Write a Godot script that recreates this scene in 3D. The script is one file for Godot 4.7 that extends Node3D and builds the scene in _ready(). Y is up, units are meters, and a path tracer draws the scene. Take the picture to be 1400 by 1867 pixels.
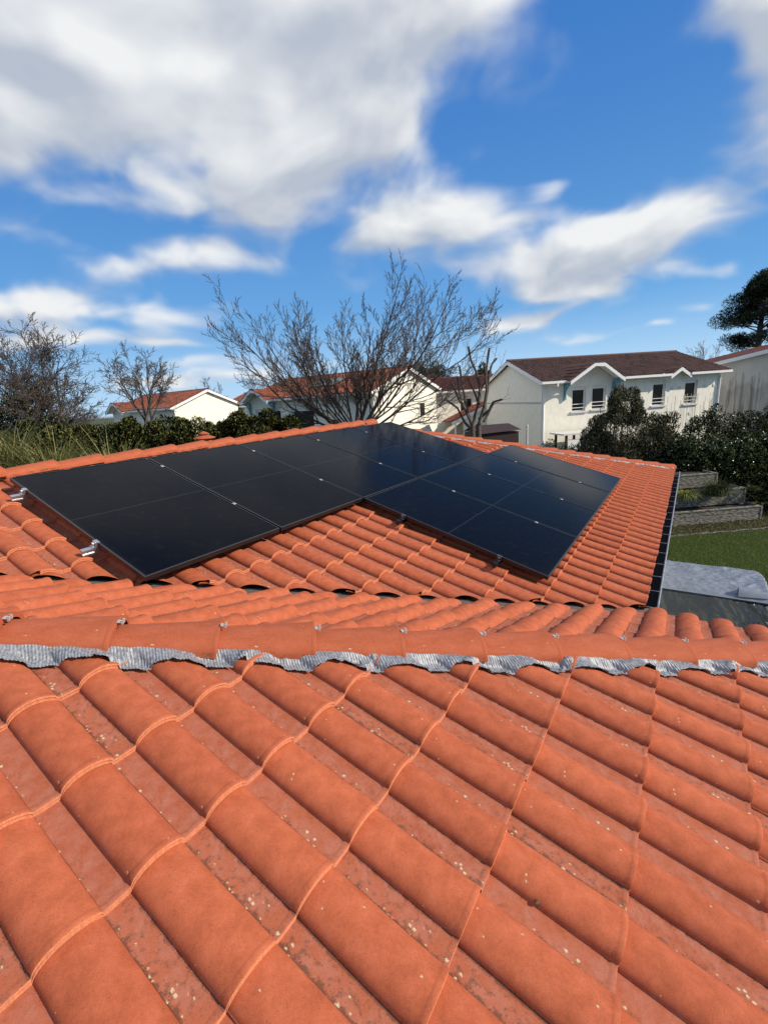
extends Node3D

# ---------------------------------------------------------------- measures of the house (metres, y up)
const YAW := 0.600836          # the house is turned by this against the world axes
const SLOPE := 0.290539        # every roof plane has the same pitch
const T := 0.29901             # tan(SLOPE)
const CA := 3.31               # near slope       y = CA - T x
const CB := 4.111              # valley side      y = CB + T z
const CP := 2.848              # slope with the panels  y = CP - T x
const HIP_SUM := -2.679        # near hip         x + z
const VALLEY_SUM := -4.224     # valley           x + z
const END_SUM := -11.62        # far hip          x + z
const RIDGE_X := -4.95
const EAVE_X := -0.2
const TW := 0.2158             # cover width of a tile
const TL := 0.36               # gauge of a course
const EYE := Vector3(0, 4.8, 0)
const CAM_R := Vector3(0.99770494, -0.0656678, 0.01651064)
const CAM_U := Vector3(0.06771161, 0.96759028, -0.24327801)
const CAM_F := Vector3(0, -0.24383764, -0.96981607)

var house_t := Transform3D(Basis(Vector3.UP, -YAW), Vector3.ZERO)
var taken := {}
var M := {}
var rng := RandomNumberGenerator.new()


# ---------------------------------------------------------------- mesh builder
class MB:
	var v := PackedVector3Array()
	var n := PackedVector3Array()
	var t := PackedVector2Array()
	var c := PackedColorArray()
	var col := Color.WHITE

	func vert(p: Vector3, nn: Vector3, uv: Vector2) -> void:
		v.append(p); n.append(nn); t.append(uv); c.append(col)

	func tri(a: Vector3, b: Vector3, d: Vector3, ua := Vector2.ZERO, ub := Vector2.ZERO, ud := Vector2.ZERO) -> void:  # counter-clockwise from outside
		var nn := (b - a).cross(d - a).normalized()
		vert(a, nn, ua); vert(d, nn, ud); vert(b, nn, ub)

	func quad(a: Vector3, b: Vector3, d: Vector3, e: Vector3, u := 1.0, w := 1.0) -> void:
		tri(a, b, d, Vector2(0, w), Vector2(u, w), Vector2(u, 0))
		tri(a, d, e, Vector2(0, w), Vector2(u, 0), Vector2(0, 0))

	func box(lo: Vector3, hi: Vector3, x := Transform3D()) -> void:
		var p := []
		for i in 8:
			p.append(x * Vector3(hi.x if i & 1 else lo.x, hi.y if i & 2 else lo.y, hi.z if i & 4 else lo.z))
		quad(p[4], p[5], p[7], p[6]); quad(p[1], p[0], p[2], p[3]); quad(p[5], p[1], p[3], p[7])
		quad(p[0], p[4], p[6], p[2]); quad(p[6], p[7], p[3], p[2]); quad(p[0], p[1], p[5], p[4])

	func bar(a: Vector3, b: Vector3, w: float, h: float, up := Vector3.UP) -> void:  # a square bar from a to b
		var z := (b - a).normalized()
		var x := up.cross(z).normalized()
		var y := z.cross(x)
		box(Vector3(-w / 2, -h / 2, 0), Vector3(w / 2, h / 2, (b - a).length()), Transform3D(Basis(x, y, z), a))

	func grid(P: Array, flip := false, U: Array = []) -> void:  # P[i][j]; faces look along di x dj
		var R := P.size()
		var K: int = P[0].size()
		var N := []
		for i in R:
			var row := PackedVector3Array()
			for j in K:
				var di: Vector3 = P[mini(i + 1, R - 1)][j] - P[maxi(i - 1, 0)][j]
				var dj: Vector3 = P[i][mini(j + 1, K - 1)] - P[i][maxi(j - 1, 0)]
				var nn := di.cross(dj).normalized()
				row.append(-nn if flip else nn)
			N.append(row)
		for i in R - 1:
			for j in K - 1:
				var q := [[i, j], [i + 1, j], [i + 1, j + 1], [i, j + 1]]
				var order := [0, 1, 2, 0, 2, 3] if flip else [0, 2, 1, 0, 3, 2]
				for o in order:
					var a: int = q[o][0]
					var b: int = q[o][1]
					var uv := Vector2(float(b) / (K - 1), float(a) / (R - 1))
					if U:
						uv = U[a][b]
					vert(P[a][b], N[a][b], uv)

	func tube(pts: PackedVector3Array, rad: PackedFloat32Array, sides := 5) -> void:
		var rings := []
		var ref := Vector3(0.31, 0.17, 0.93)
		for i in pts.size():
			var d := (pts[mini(i + 1, pts.size() - 1)] - pts[maxi(i - 1, 0)]).normalized()
			var x := ref.cross(d)
			if x.length() < 0.05:
				x = Vector3.RIGHT.cross(d)
			x = x.normalized()
			var y := d.cross(x)
			var ring := PackedVector3Array()
			for s in sides:
				var a := TAU * s / sides
				ring.append((x * cos(a) + y * sin(a)))
			rings.append(ring)
		for i in pts.size() - 1:
			for s in sides:
				var s2 := (s + 1) % sides
				var n00: Vector3 = rings[i][s]
				var n01: Vector3 = rings[i][s2]
				var n10: Vector3 = rings[i + 1][s]
				var n11: Vector3 = rings[i + 1][s2]
				var a := pts[i] + n00 * rad[i]
				var b := pts[i] + n01 * rad[i]
				var d := pts[i + 1] + n10 * rad[i + 1]
				var e := pts[i + 1] + n11 * rad[i + 1]
				vert(a, n00, Vector2(0, 0)); vert(e, n11, Vector2(1, 1)); vert(b, n01, Vector2(1, 0))
				vert(a, n00, Vector2(0, 0)); vert(d, n10, Vector2(0, 1)); vert(e, n11, Vector2(1, 1))

	func lathe(prof: PackedVector2Array, sides := 20, x := Transform3D()) -> void:
		var P := []
		for p in prof:
			var row := PackedVector3Array()
			for s in sides + 1:
				var a := TAU * s / sides
				row.append(x * Vector3(p.x * cos(a), p.y, p.x * sin(a)))
			P.append(row)
		grid(P, false)

	func add(o: MB, x := Transform3D()) -> void:
		for i in o.v.size():
			v.append(x * o.v[i]); n.append((x.basis * o.n[i]).normalized()); t.append(o.t[i]); c.append(o.c[i])

	func clip(nn: Vector3, d: float) -> MB:  # keeps nn . p <= d
		var r := MB.new()
		for k in range(0, v.size(), 3):
			var poly := []
			for i in 3:
				var a := k + i
				var b := k + (i + 1) % 3
				var da := nn.dot(v[a]) - d
				var db := nn.dot(v[b]) - d
				if da <= 0:
					poly.append([v[a], n[a], t[a], c[a]])
				if (da < 0 and db > 0) or (da > 0 and db < 0):
					var f := da / (da - db)
					poly.append([v[a].lerp(v[b], f), n[a].lerp(n[b], f).normalized(), t[a].lerp(t[b], f), c[a].lerp(c[b], f)])
			for i in range(1, poly.size() - 1):
				for q in [poly[0], poly[i], poly[i + 1]]:
					r.v.append(q[0]); r.n.append(q[1]); r.t.append(q[2]); r.c.append(q[3])
		return r

	func mesh() -> ArrayMesh:
		var m := ArrayMesh.new()
		var a := []
		a.resize(Mesh.ARRAY_MAX)
		a[Mesh.ARRAY_VERTEX] = v
		a[Mesh.ARRAY_NORMAL] = n
		a[Mesh.ARRAY_TEX_UV] = t
		a[Mesh.ARRAY_COLOR] = c
		m.add_surface_from_arrays(Mesh.PRIMITIVE_TRIANGLES, a)
		return m


# ---------------------------------------------------------------- scene helpers
func numbered(called: String) -> String:
	taken[called] = taken.get(called, -1) + 1
	return called if taken[called] == 0 else "%s_%03d" % [called, taken[called]]

func tag(o: Node3D, label: String, category: String, group := "") -> Node3D:
	o.set_meta("label", label)
	o.set_meta("category", category)
	if group:
		o.set_meta("group", group)
	return o

func thing(called: String, label: String, category: String, x := Transform3D(), group := "") -> Node3D:
	var o := Node3D.new()
	o.name = numbered(called)
	add_child(o)
	o.transform = x
	return tag(o, label, category, group)

func part(called: String, mesh: Mesh, m: Material, parent: Node, x := Transform3D()) -> MeshInstance3D:
	var o := MeshInstance3D.new()
	o.name = numbered(called) if parent == self else called
	o.mesh = mesh
	o.material_override = m
	o.transform = x
	parent.add_child(o, true)
	return o

func struct(called: String, mesh: Mesh, m: Material) -> MeshInstance3D:
	var o := part(called, mesh, m, self)
	o.set_meta("kind", "structure")
	return o

func at(x: float, y: float, z: float, turn := 0.0) -> Transform3D:
	return Transform3D(Basis(Vector3.UP, turn), Vector3(x, y, z))

func noise(freq: float, seed_: int, oct := 4, kind := FastNoiseLite.TYPE_SIMPLEX_SMOOTH) -> FastNoiseLite:
	var f := FastNoiseLite.new()
	f.noise_type = kind
	f.frequency = freq
	f.seed = seed_
	f.fractal_octaves = oct
	return f

func noise_tex(freq: float, seed_: int, lo: Color, hi: Color, a := 0.3, b := 0.7, size := 512) -> NoiseTexture2D:
	var t := NoiseTexture2D.new()
	t.width = size
	t.height = size
	t.seamless = true
	t.noise = noise(freq, seed_, 5)
	var g := Gradient.new()
	g.offsets = PackedFloat32Array([a, b])
	g.colors = PackedColorArray([lo, hi])
	t.color_ramp = g
	return t

func normal_tex(freq: float, seed_: int, strength: float, size := 256) -> NoiseTexture2D:
	var t := NoiseTexture2D.new()
	t.width = size
	t.height = size
	t.seamless = true
	t.as_normal_map = true
	t.bump_strength = strength
	t.noise = noise(freq, seed_, 4)
	return t

func lin(r: float, g: float, b: float) -> Color:
	return Color(r, g, b).linear_to_srgb()

func mat(r: float, g: float, b: float, rough := 0.8, tex: Texture2D = null, scale := Vector3.ONE, metal := 0.0) -> StandardMaterial3D:
	var m := StandardMaterial3D.new()
	m.albedo_color = lin(r, g, b)
	m.roughness = rough
	m.metallic = metal
	if tex:
		m.albedo_texture = tex
		m.uv1_triplanar = true
		m.uv1_world_triplanar = true
		m.uv1_scale = scale
	return m


# ---------------------------------------------------------------- sky
func make_sky() -> Sky:
	const SW := 2048
	const SH := 1024
	# cloud banks: azimuth, elevation, half width, half height (degrees), weight
	var banks := [
		[-26.0, 29.5, 19.0, 7.5, 1.25], [-44.0, 31.0, 14.0, 10.0, 1.0], [-9.0, 25.0, 9.0, 4.5, 0.9], [-1.0, 28.5, 8.5, 6.5, 1.0], [9.5, 34.5, 10.0, 3.6, 1.0], [-10.0, 38.0, 24.0, 7.0, 1.0],
		[13.0, 22.6, 3.2, 1.8, 0.38], [-12.0, 20.6, 7.0, 2.2, 0.6],
		[4.5, 18.3, 9.0, 2.8, 1.15], [14.0, 17.2, 5.0, 2.4, 0.6], [26.0, 14.2, 8.8, 2.7, 1.25], [18.0, 12.6, 7.0, 2.6, 0.8], [24.0, 9.8, 8.5, 1.9, 0.95], [16.0, 7.3, 3.8, 1.2, 0.8],
		[38.8, 24.0, 4.4, 6.2, 1.15], [46.0, 22.0, 5.0, 6.0, 0.8], [38.0, 30.0, 4.6, 4.5, 0.7],
		[-26.0, 14.2, 4.2, 1.5, 0.7], [-17.0, 15.5, 6.2, 1.8, 0.75], [-31.0, 10.4, 11.5, 1.7, 1.2], [-33.0, 7.4, 8.0, 1.2, 0.8], [-23.3, 7.2, 3.0, 0.7, 0.6],
		[-19.6, 5.3, 4.0, 0.9, 0.65], [-22.8, 3.6, 9.5, 1.1, 0.85], [-4.0, 4.0, 9.0, 0.8, 0.45], [19.9, 19.2, 2.0, 1.1, 0.42], [31.6, 5.2, 1.5, 0.5, 0.55], [34.9, 6.4, 2.8, 0.6, 0.5], [24.7, 5.0, 6.2, 0.7, 0.45], [36.0, 9.5, 3.0, 0.7, 0.35]]
	var fine := noise(2.4, 11, 5)
	fine.fractal_gain = 0.46
	var puff := noise(4.2, 15, 5)
	var wide := noise(0.55, 12, 3)
	var warp := noise(1.3, 13, 3)
	var tone := noise(1.0, 14, 3)
	var half := SH / 2
	var dens := PackedFloat32Array()
	dens.resize(SW * half)
	for j in half:
		var el := PI / 2 - (j + 0.5) / SH * PI
		var eld := rad_to_deg(el)
		var dy := sin(el)
		var flat := cos(el) / (dy + 0.30)
		var near := []
		for b in banks:
			if absf(eld - b[1]) < b[3] * 2.3:
				near.append(b)
		for i in SW:
			var az := fposmod((i + 0.5) / SW + 0.5, 1.0) * TAU - PI
			var px := sin(az) * flat
			var pz := -cos(az) * flat
			var wx := warp.get_noise_3d(px, pz, 3.0) * 0.22
			var wz := warp.get_noise_3d(px, pz, 9.0) * 0.22
			var f := fine.get_noise_3d((px + wx) * 1.5, (pz + wz) * 1.5, eld * 0.035) * 0.62 + puff.get_noise_3d(sin(az) * cos(el) + wx * 0.3, dy * 1.7 + wz * 0.3, cos(az) * cos(el)) * 0.55
			var azd := rad_to_deg(az)
			var inside := (1.0 - smoothstep(42.0, 56.0, absf(azd))) * (1.0 - smoothstep(38.0, 50.0, eld))
			var s := 0.0
			if inside > 0.0:
				var wa := azd + wx * 9.0
				var we := eld + wz * 5.0
				for b in near:
					var dx: float = (wa - b[0]) / b[2]
					var de: float = (we - b[1]) / b[3]
					var q := dx * dx + de * de
					if q < 5.0:
						s += b[4] * exp(-q * 1.05)
				s = minf(s, 1.35)
			var o := 0.42 + wide.get_noise_3d(px * 0.7, pz * 0.7, 20.0) * 1.2
			dens[j * SW + i] = lerpf(o, s, inside) - 0.36 + f * (0.50 + 0.40 * clampf(s * 1.6, 0.0, 1.0))
	var im := Image.create(SW, SH, false, Image.FORMAT_RGBF)
	for j in half:
		var el := PI / 2 - (j + 0.5) / SH * PI
		var up := sin(el)
		var flat := cos(el) / (up + 0.3)
		var h := pow(1.0 - up, 2.4)
		var sky := Color(0.030, 0.150, 0.50).lerp(Color(0.22, 0.53, 0.88), pow(h, 1.2))
		sky = sky.lerp(Color(0.55, 0.73, 0.88), smoothstep(0.62, 1.0, h) * 0.7)
		for i in SW:
			var d := dens[j * SW + i]
			var c := sky
			if d > -0.2:
				var cover := smoothstep(-0.2, 0.62, d)
				var ju := maxi(j - 12, 0)
				var open := d - dens[ju * SW + (i + 12) % SW]   # thinner towards the sun: lit edge
				var az := fposmod((i + 0.5) / SW + 0.5, 1.0) * TAU - PI
				var g := tone.get_noise_3d(sin(az) * flat * 1.6, cos(az) * flat * 1.6, 5.0)
				var lit := clampf(0.64 + open * 0.75 - smoothstep(0.4, 1.2, d) * 0.10 + g * 0.34, 0.25, 1.0)
				var cc := Color(0.33, 0.39, 0.50).lerp(Color(0.84, 0.85, 0.85), lit)
				c = sky.lerp(cc, cover * 0.97)
			im.set_pixel(i, j, c)
	var ground := Color(0.20, 0.19, 0.15)
	for j in range(half, SH):
		for i in SW:
			im.set_pixel(i, j, ground)
	var pm := PanoramaSkyMaterial.new()
	pm.panorama = ImageTexture.create_from_image(im)
	var sky_ := Sky.new()
	sky_.sky_material = pm
	return sky_


# ---------------------------------------------------------------- materials
func tile_texture(k: int, plain := false) -> ImageTexture:
	# one clay tile, u across (flat channel 0..0.32, roll 0.32..1), v down its length
	const TWX := 192
	const THX := 320
	var im := Image.create(TWX, THX, false, Image.FORMAT_RGB8)
	var g1 := noise(0.09, 100 + k, 3)
	var g2 := noise(0.018, 200 + k, 3)
	var g3 := noise(0.25, 300 + k, 2)
	var g4 := noise(0.045, 400 + k, 4)
	var age: float = [0.5, 0.9, 0.3, 1.15, 0.7, 0.4][k % 6]
	var hue: float = [0.0, 0.05, -0.04, 0.02, -0.06, 0.07][k % 6]
	var clay := Color(0.420 + hue * 0.4, 0.103 + hue * 0.12, 0.043 + hue * 0.05)
	var dusty := Color(0.34, 0.118, 0.073)
	var r := RandomNumberGenerator.new()
	r.seed = 500 + k
	for y in THX:
		for x in TWX:
			var u := float(x) / TWX
			var n1 := g1.get_noise_2d(x, y)
			var n2 := g2.get_noise_2d(x, y)
			var n3 := g3.get_noise_2d(x, y)
			var n4 := g4.get_noise_2d(x, y)
			var inch := smoothstep(0.42, 0.26, u + n4 * 0.16 + n1 * 0.06)
			var c := clay.lerp(dusty, clampf(0.04 + n2 * 0.18 + inch * (0.62 + n2 * 0.5 + n1 * 0.3), 0.0, 1.0))
			c *= 1.0 + n1 * 0.10 + n3 * 0.16 + n2 * 0.22
			# grime grains at lap seam and crease; the crease band also paints in shade
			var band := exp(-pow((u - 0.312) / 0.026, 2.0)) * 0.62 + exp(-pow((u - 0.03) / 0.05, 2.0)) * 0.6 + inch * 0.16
			if plain:   # a cover tile has no channel: only a few soot grains near its lower rims
				c = clay.lerp(dusty, 0.1 + n2 * 0.2) * (1.0 + n1 * 0.08 + n3 * 0.14 + n2 * 0.16)
				inch = 0.0
				band = (exp(-pow((u - 0.04) / 0.06, 2.0)) + exp(-pow((u - 0.96) / 0.06, 2.0))) * 0.42
			var dirt_and_shade := smoothstep(0.30, 0.62, band * age + n3 * 0.42 + n4 * 0.5 - 0.08)
			c = c.lerp(Color(0.055, 0.035, 0.022), dirt_and_shade * 0.68)
			# brown mottling where silt has dried in the channel
			c = c.lerp(Color(0.16, 0.070, 0.042), inch * smoothstep(0.05, 0.45, n4 + n3 * 0.3) * 0.5 * age)
			# pits and soot specks everywhere
			if n3 > 0.62 - age * 0.08:
				c = c.lerp(Color(0.12, 0.045, 0.02), 0.6)
			if y > THX * 0.968 and not plain:   # butt end of the clay, coloured paler
				c = Color(0.60, 0.225, 0.115) * (1.0 + n3 * 0.35 + n1 * 0.2)
			im.set_pixel(x, y, Color(clampf(c.r, 0, 1), clampf(c.g, 0, 1), clampf(c.b, 0, 1)).linear_to_srgb())
	for q in (6 if plain else int(5 + age * 15)):   # pale lichen crusts, mostly near the seam
		var near := r.randf() < 0.65 and not plain
		var cx := int(r.randf_range(0, 24)) if near else int(r.randf_range(0, TWX))
		var cy := int(pow(r.randf(), 0.8) * THX)
		var rad := r.randf_range(0.8, 3.2 if near else 1.9)
		for dy in range(-4, 5):
			for dx in range(-4, 5):
				var xx := cx + dx
				var yy := cy + dy
				if xx < 0 or yy < 0 or xx >= TWX or yy >= THX:
					continue
				if Vector2(dx, dy * 0.8).length() + g3.get_noise_2d(xx * 3, yy * 3) * 2.2 < rad:
					im.set_pixel(xx, yy, Color(0.44 + r.randf() * 0.14, 0.38 + r.randf() * 0.1, 0.27).linear_to_srgb())
	return ImageTexture.create_from_image(im)

func make_materials() -> void:
	var grain := normal_tex(0.35, 7, 2.0)
	M.tile = []
	for k in 6:
		var m := StandardMaterial3D.new()
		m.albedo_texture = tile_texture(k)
		m.roughness = 0.86
		m.metallic_specular = 0.35
		m.normal_enabled = true
		m.normal_texture = grain
		m.normal_scale = 0.16
		M.tile.append(m)
	var clay_noise := noise_tex(0.03, 21, Color(0.84, 0.80, 0.77), Color(1, 1, 1), 0.2, 0.65)
	M.ridge = []
	for k in 3:
		var m := StandardMaterial3D.new()
		m.albedo_texture = tile_texture(k + 2, true)
		m.roughness = 0.86
		m.metallic_specular = 0.35
		m.normal_enabled = true
		m.normal_texture = grain
		m.normal_scale = 0.16
		M.ridge.append(m)
	M.deck = mat(0.05, 0.03, 0.02, 0.95)
	M.mortar = mat(0.36, 0.32, 0.28, 0.95, clay_noise, Vector3(6, 6, 6))
	M.lead = mat(0.36, 0.37, 0.38, 0.5, noise_tex(0.03, 22, Color(0.7, 0.71, 0.73), Color(1, 1, 1), 0.3, 0.62), Vector3(5, 5, 5), 0.2)
	M.zinc = mat(0.36, 0.39, 0.43, 0.5, noise_tex(0.02, 23, Color(0.75, 0.77, 0.8), Color(1, 1, 1)), Vector3(2, 2, 2), 0.6)
	M.lead_dull = mat(0.10, 0.10, 0.10, 0.8, clay_noise, Vector3(4, 4, 4))
	M.gutter_dark = mat(0.018, 0.017, 0.016, 0.9)
	M.steel = mat(0.62, 0.62, 0.63, 0.35, null, Vector3.ONE, 0.9)
	M.clip = mat(0.42, 0.36, 0.33, 0.6)
	M.black_frame = mat(0.010, 0.010, 0.011, 0.38)
	M.frame_edge = mat(0.05, 0.05, 0.052, 0.35)
	# solar cells under anti-glare glass
	var im := Image.create(288, 480, false, Image.FORMAT_RGB8)
	var cn := noise(0.03, 31, 3)
	var cs := noise(0.4, 32, 2)
	for y in 480:
		for x in 288:
			var c := Color(0.0040, 0.0050, 0.0085)
			var gx := fmod(x - 6.0, 46.0)
			var gy := fmod(y + 0.0, 20.0)
			if gx < 1.0 or gy < 1.0:
				c = Color(0.0060, 0.0066, 0.0095)
			if absi(y - 240) < 2:
				c = Color(0.022, 0.022, 0.025)
			var d := smoothstep(0.25, 0.75, cn.get_noise_2d(x, y) + cs.get_noise_2d(x, y) * 0.35)
			c = c.lerp(Color(0.013, 0.012, 0.012), d * 0.5)
			im.set_pixel(x, y, c.linear_to_srgb())
	M.cells = StandardMaterial3D.new()
	M.cells.albedo_texture = ImageTexture.create_from_image(im)
	M.cells.roughness = 0.09
	M.cells.metallic_specular = 0.11
	var stucco := noise_tex(0.012, 41, Color(0.97, 0.965, 0.955), Color(1, 1, 1), 0.25, 0.6)
	M.stucco = mat(0.86, 0.825, 0.715, 0.9, stucco, Vector3(0.5, 0.3, 0.5))
	M.stucco_white = mat(0.80, 0.78, 0.68, 0.9, stucco, Vector3(0.7, 0.3, 0.7))
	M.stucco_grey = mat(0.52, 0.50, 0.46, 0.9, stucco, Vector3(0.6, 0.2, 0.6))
	M.white = mat(0.80, 0.80, 0.79, 0.55)
	M.offwhite = mat(0.62, 0.60, 0.56, 0.7)
	M.glass = mat(0.012, 0.014, 0.016, 0.06)
	M.dark = mat(0.02, 0.018, 0.017, 0.9)
	M.shed = mat(0.035, 0.016, 0.015, 0.8)
	M.blue_paint = mat(0.12, 0.30, 0.38, 0.6)
	var rn := noise_tex(0.05, 42, Color(0.45, 0.42, 0.42), Color(1, 1, 1), 0.3, 0.7)
	M.roof_brown = mat(0.20, 0.098, 0.072, 0.9, rn, Vector3(1.2, 1.2, 1.2))
	M.roof_orange = mat(0.42, 0.125, 0.062, 0.9, rn, Vector3(0.9, 0.9, 0.9))
	M.roof_red = mat(0.26, 0.07, 0.042, 0.9, rn, Vector3(0.9, 0.9, 0.9))
	for k in [M.roof_brown, M.roof_orange, M.roof_red]:
		k.vertex_color_use_as_albedo = true
	M.bark = mat(0.115, 0.094, 0.078, 0.95, rn, Vector3(2, 0.7, 2))
	M.twig = mat(0.10, 0.078, 0.064, 0.95)
	M.bark_grey = mat(0.17, 0.14, 0.11, 0.95, rn, Vector3(2, 0.7, 2))
	M.leaf = StandardMaterial3D.new()
	M.leaf.vertex_color_use_as_albedo = true
	M.leaf.roughness = 0.62
	M.leaf.metallic_specular = 0.25
	M.leaf.backlight_enabled = true
	M.leaf.backlight = Color(0.4, 0.4, 0.4)
	M.leaf_glossy = M.leaf.duplicate()
	M.leaf_glossy.roughness = 0.36
	M.leaf_glossy.metallic_specular = 0.55
	M.soil = mat(0.055, 0.042, 0.03, 0.95, rn, Vector3(2, 2, 2))
	var gn := noise_tex(0.03, 43, Color(0.5, 0.55, 0.35), Color(1, 1, 1), 0.3, 0.7)
	M.ground = mat(0.075, 0.085, 0.035, 0.95, gn, Vector3(0.4, 0.4, 0.4))
	M.litter = mat(0.10, 0.09, 0.04, 0.95, gn, Vector3(3, 3, 3))
	var bn := noise_tex(0.02, 44, Color(0.50, 0.48, 0.44), Color(1, 1, 1), 0.3, 0.65)
	M.board = mat(0.27, 0.255, 0.215, 0.9, bn, Vector3(0.5, 2.6, 0.5))
	var wrinkle := normal_tex(0.012, 46, 10.0, 512)
	M.tarp = mat(0.20, 0.225, 0.265, 0.45, noise_tex(0.02, 47, Color(0.93, 0.94, 0.95), Color(1, 1, 1)), Vector3(0.8, 0.8, 0.8), 0.1)
	M.tarp.normal_enabled = true
	M.tarp.normal_texture = wrinkle
	M.tarp.normal_scale = 0.10
	M.sheet = mat(0.085, 0.093, 0.10, 0.22, null, Vector3.ONE, 0.1)
	M.cable = mat(0.5, 0.47, 0.42, 0.8)


# ---------------------------------------------------------------- clay tiles
func tile_profile(x: float) -> float:   # height of the tile's face above its bed at x across the cover width
	const F := 0.076
	if x < F:
		var q := x / F
		return 0.0035 * pow(maxf(0.0, 1.0 - q * 3.0), 2.0)
	var s := clampf((x - F) / (TW + 0.007 - F), 0.0, 1.0)
	if s < 0.44:   # steep shoulder beside the channel
		return 0.045 * sqrt(maxf(0.0, 1.0 - pow((0.44 - s) / 0.44, 2.0)))
	var t := (s - 0.44) / 0.56   # easier side running down to the lap
	return 0.0045 + 0.0405 * (0.55 * sqrt(maxf(0.0, 1.0 - t * t)) + 0.45 * cos(t * PI / 2))

func tile_mb(detail: int, bow: float) -> MB:   # origin: left end of the butt; x across, y out, z down the slope
	var mb := MB.new()
	var xs := PackedFloat32Array()
	var k := 20 if detail > 0 else 12
	for i in 5 if detail > 0 else 3:
		xs.append(0.076 * i / (4.0 if detail > 0 else 2.0))
	for i in k:
		var q := (i + 1.0) / k
		xs.append(0.076 + (TW + 0.007 - 0.076) * (1.0 - cos(PI * q)) * 0.5)
	var us := PackedFloat32Array()   # u runs with the length of the clay, so its grain is not stretched on the steep side
	var run := 0.0
	for i in xs.size():
		if i > 0 and xs[i] > 0.0761:
			run += Vector2(xs[i] - xs[i - 1], tile_profile(xs[i]) - tile_profile(xs[i - 1])).length()
		us.append(run)
	for i in xs.size():
		us[i] = 0.32 * xs[i] / 0.076 if xs[i] < 0.0761 else 0.32 + 0.68 * us[i] / run
	var zs := PackedFloat32Array([-0.41, -0.27, -0.14, -0.020, -0.016, -0.004, 0.0]) if detail > 0 else PackedFloat32Array([-0.41, -0.018, -0.014, 0.0])
	var lift := PackedFloat32Array([-0.0, 0.006 + bow, 0.0125 + bow, 0.0205, 0.0245, 0.0254, 0.0236]) if detail > 0 else PackedFloat32Array([0.0, 0.0195, 0.0224, 0.0210])
	var P := []
	var U := []
	for zi in zs.size():
		var z := zs[zi]
		var f := 1.0 + z / 0.41   # 0 at the head, 1 at the butt
		var row := PackedVector3Array()
		var ur := PackedVector2Array()
		for xi in xs.size():
			var x := xs[xi]
			var h := tile_profile(x) * (0.86 + 0.14 * f)
			row.append(Vector3(x, h + lift[zi], z))
			ur.append(Vector2(us[xi], f * 0.965))
		P.append(row)
		U.append(ur)
	mb.grid(P, false, U)
	# the butt, with its thickness, and a little of the underside
	var depths := [[0.0, 0.0, 0.975], [0.0085, 0.0010, 0.99], [0.0095, -0.0030, 0.93], [0.0120, -0.0030, 0.93], [0.0130, 0.0016, 0.99], [0.0225, 0.0016, 0.975], [0.0245, -0.05, 0.5]]
	var B := []
	var UB := []
	for q in depths:
		var row := PackedVector3Array()
		var ur := PackedVector2Array()
		for x in xs:
			row.append(Vector3(x, tile_profile(x) + lift[-1] - q[0], q[1]))
			ur.append(Vector2(0.1 + x * 3.6, q[2]))
		B.append(row)
		UB.append(ur)
	for di in depths.size() - 1:
		mb.grid([B[di], B[di + 1]], false, [UB[di], UB[di + 1]])
	# the side lip lapping over the next channel
	var e := TW + 0.007
	var h0 := tile_profile(e)
	mb.quad(Vector3(e, h0 + lift[-1], 0), Vector3(e, h0 * 0.86, -0.41), Vector3(e, h0 * 0.86 - 0.012, -0.41), Vector3(e, h0 + lift[-1] - 0.013, 0), 0.02, 0.02)
	return mb

var panel_slope: Node3D
var pool := []          # every laid tile: [score, slope part, transform, mesh or MB, material number, cut]

func lay(slope: Node3D, basis: Basis, u0: float, i0: int, i1: int, butts: Array, cuts: Array, origin_of: Callable) -> void:
	for j in butts.size():
		for i in range(i0, i1):
			var o: Vector3 = origin_of.call(u0 + i * TW, butts[j])
			var x := Transform3D(basis, o)
			var out := false
			var cut := []
			for c in cuts:
				var nn: Vector3 = basis.transposed() * c[0]
				var d: float = c[1] - c[0].dot(o)
				var most := -9.0
				var least := 9.0
				for q in [Vector3(0, 0, -0.41), Vector3(TW, 0, -0.41), Vector3(0, 0, 0), Vector3(TW, 0, 0)]:
					most = maxf(most, nn.dot(q) - d)
					least = minf(least, nn.dot(q) - d)
				if least > -0.004:
					out = true
				elif most > 0.0:
					cut.append([nn, d])
			if out:
				continue
			var w := house_t * (x * Vector3(TW / 2, 0.03, -0.16)) - EYE
			var depth := w.dot(CAM_F)
			var score := 0.0
			if depth > 0.2 and absf(w.dot(CAM_R) / depth) < 0.95 and absf(w.dot(CAM_U) / depth) < 1.25:
				score = 1.0 / w.length()
				if slope == panel_slope:
					var lp := x * Vector3(TW / 2, 0.03, -0.16)
					var pu := (-1.3227 - lp.z) / 1.154
					var pv := (lp.x + 4.587) / (1.94 * cos(SLOPE))
					if (pu > 0.25 and pu < 4.9 and pv > 0.05 and pv < 0.93) or (pu > 2.25 and pu < 5.9 and pv > 1.0 and pv < 1.9):
						score = 0.0
			pool.append([score, slope, x, cut, rng.randi() % 6, rng.randi() % 3])

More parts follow.
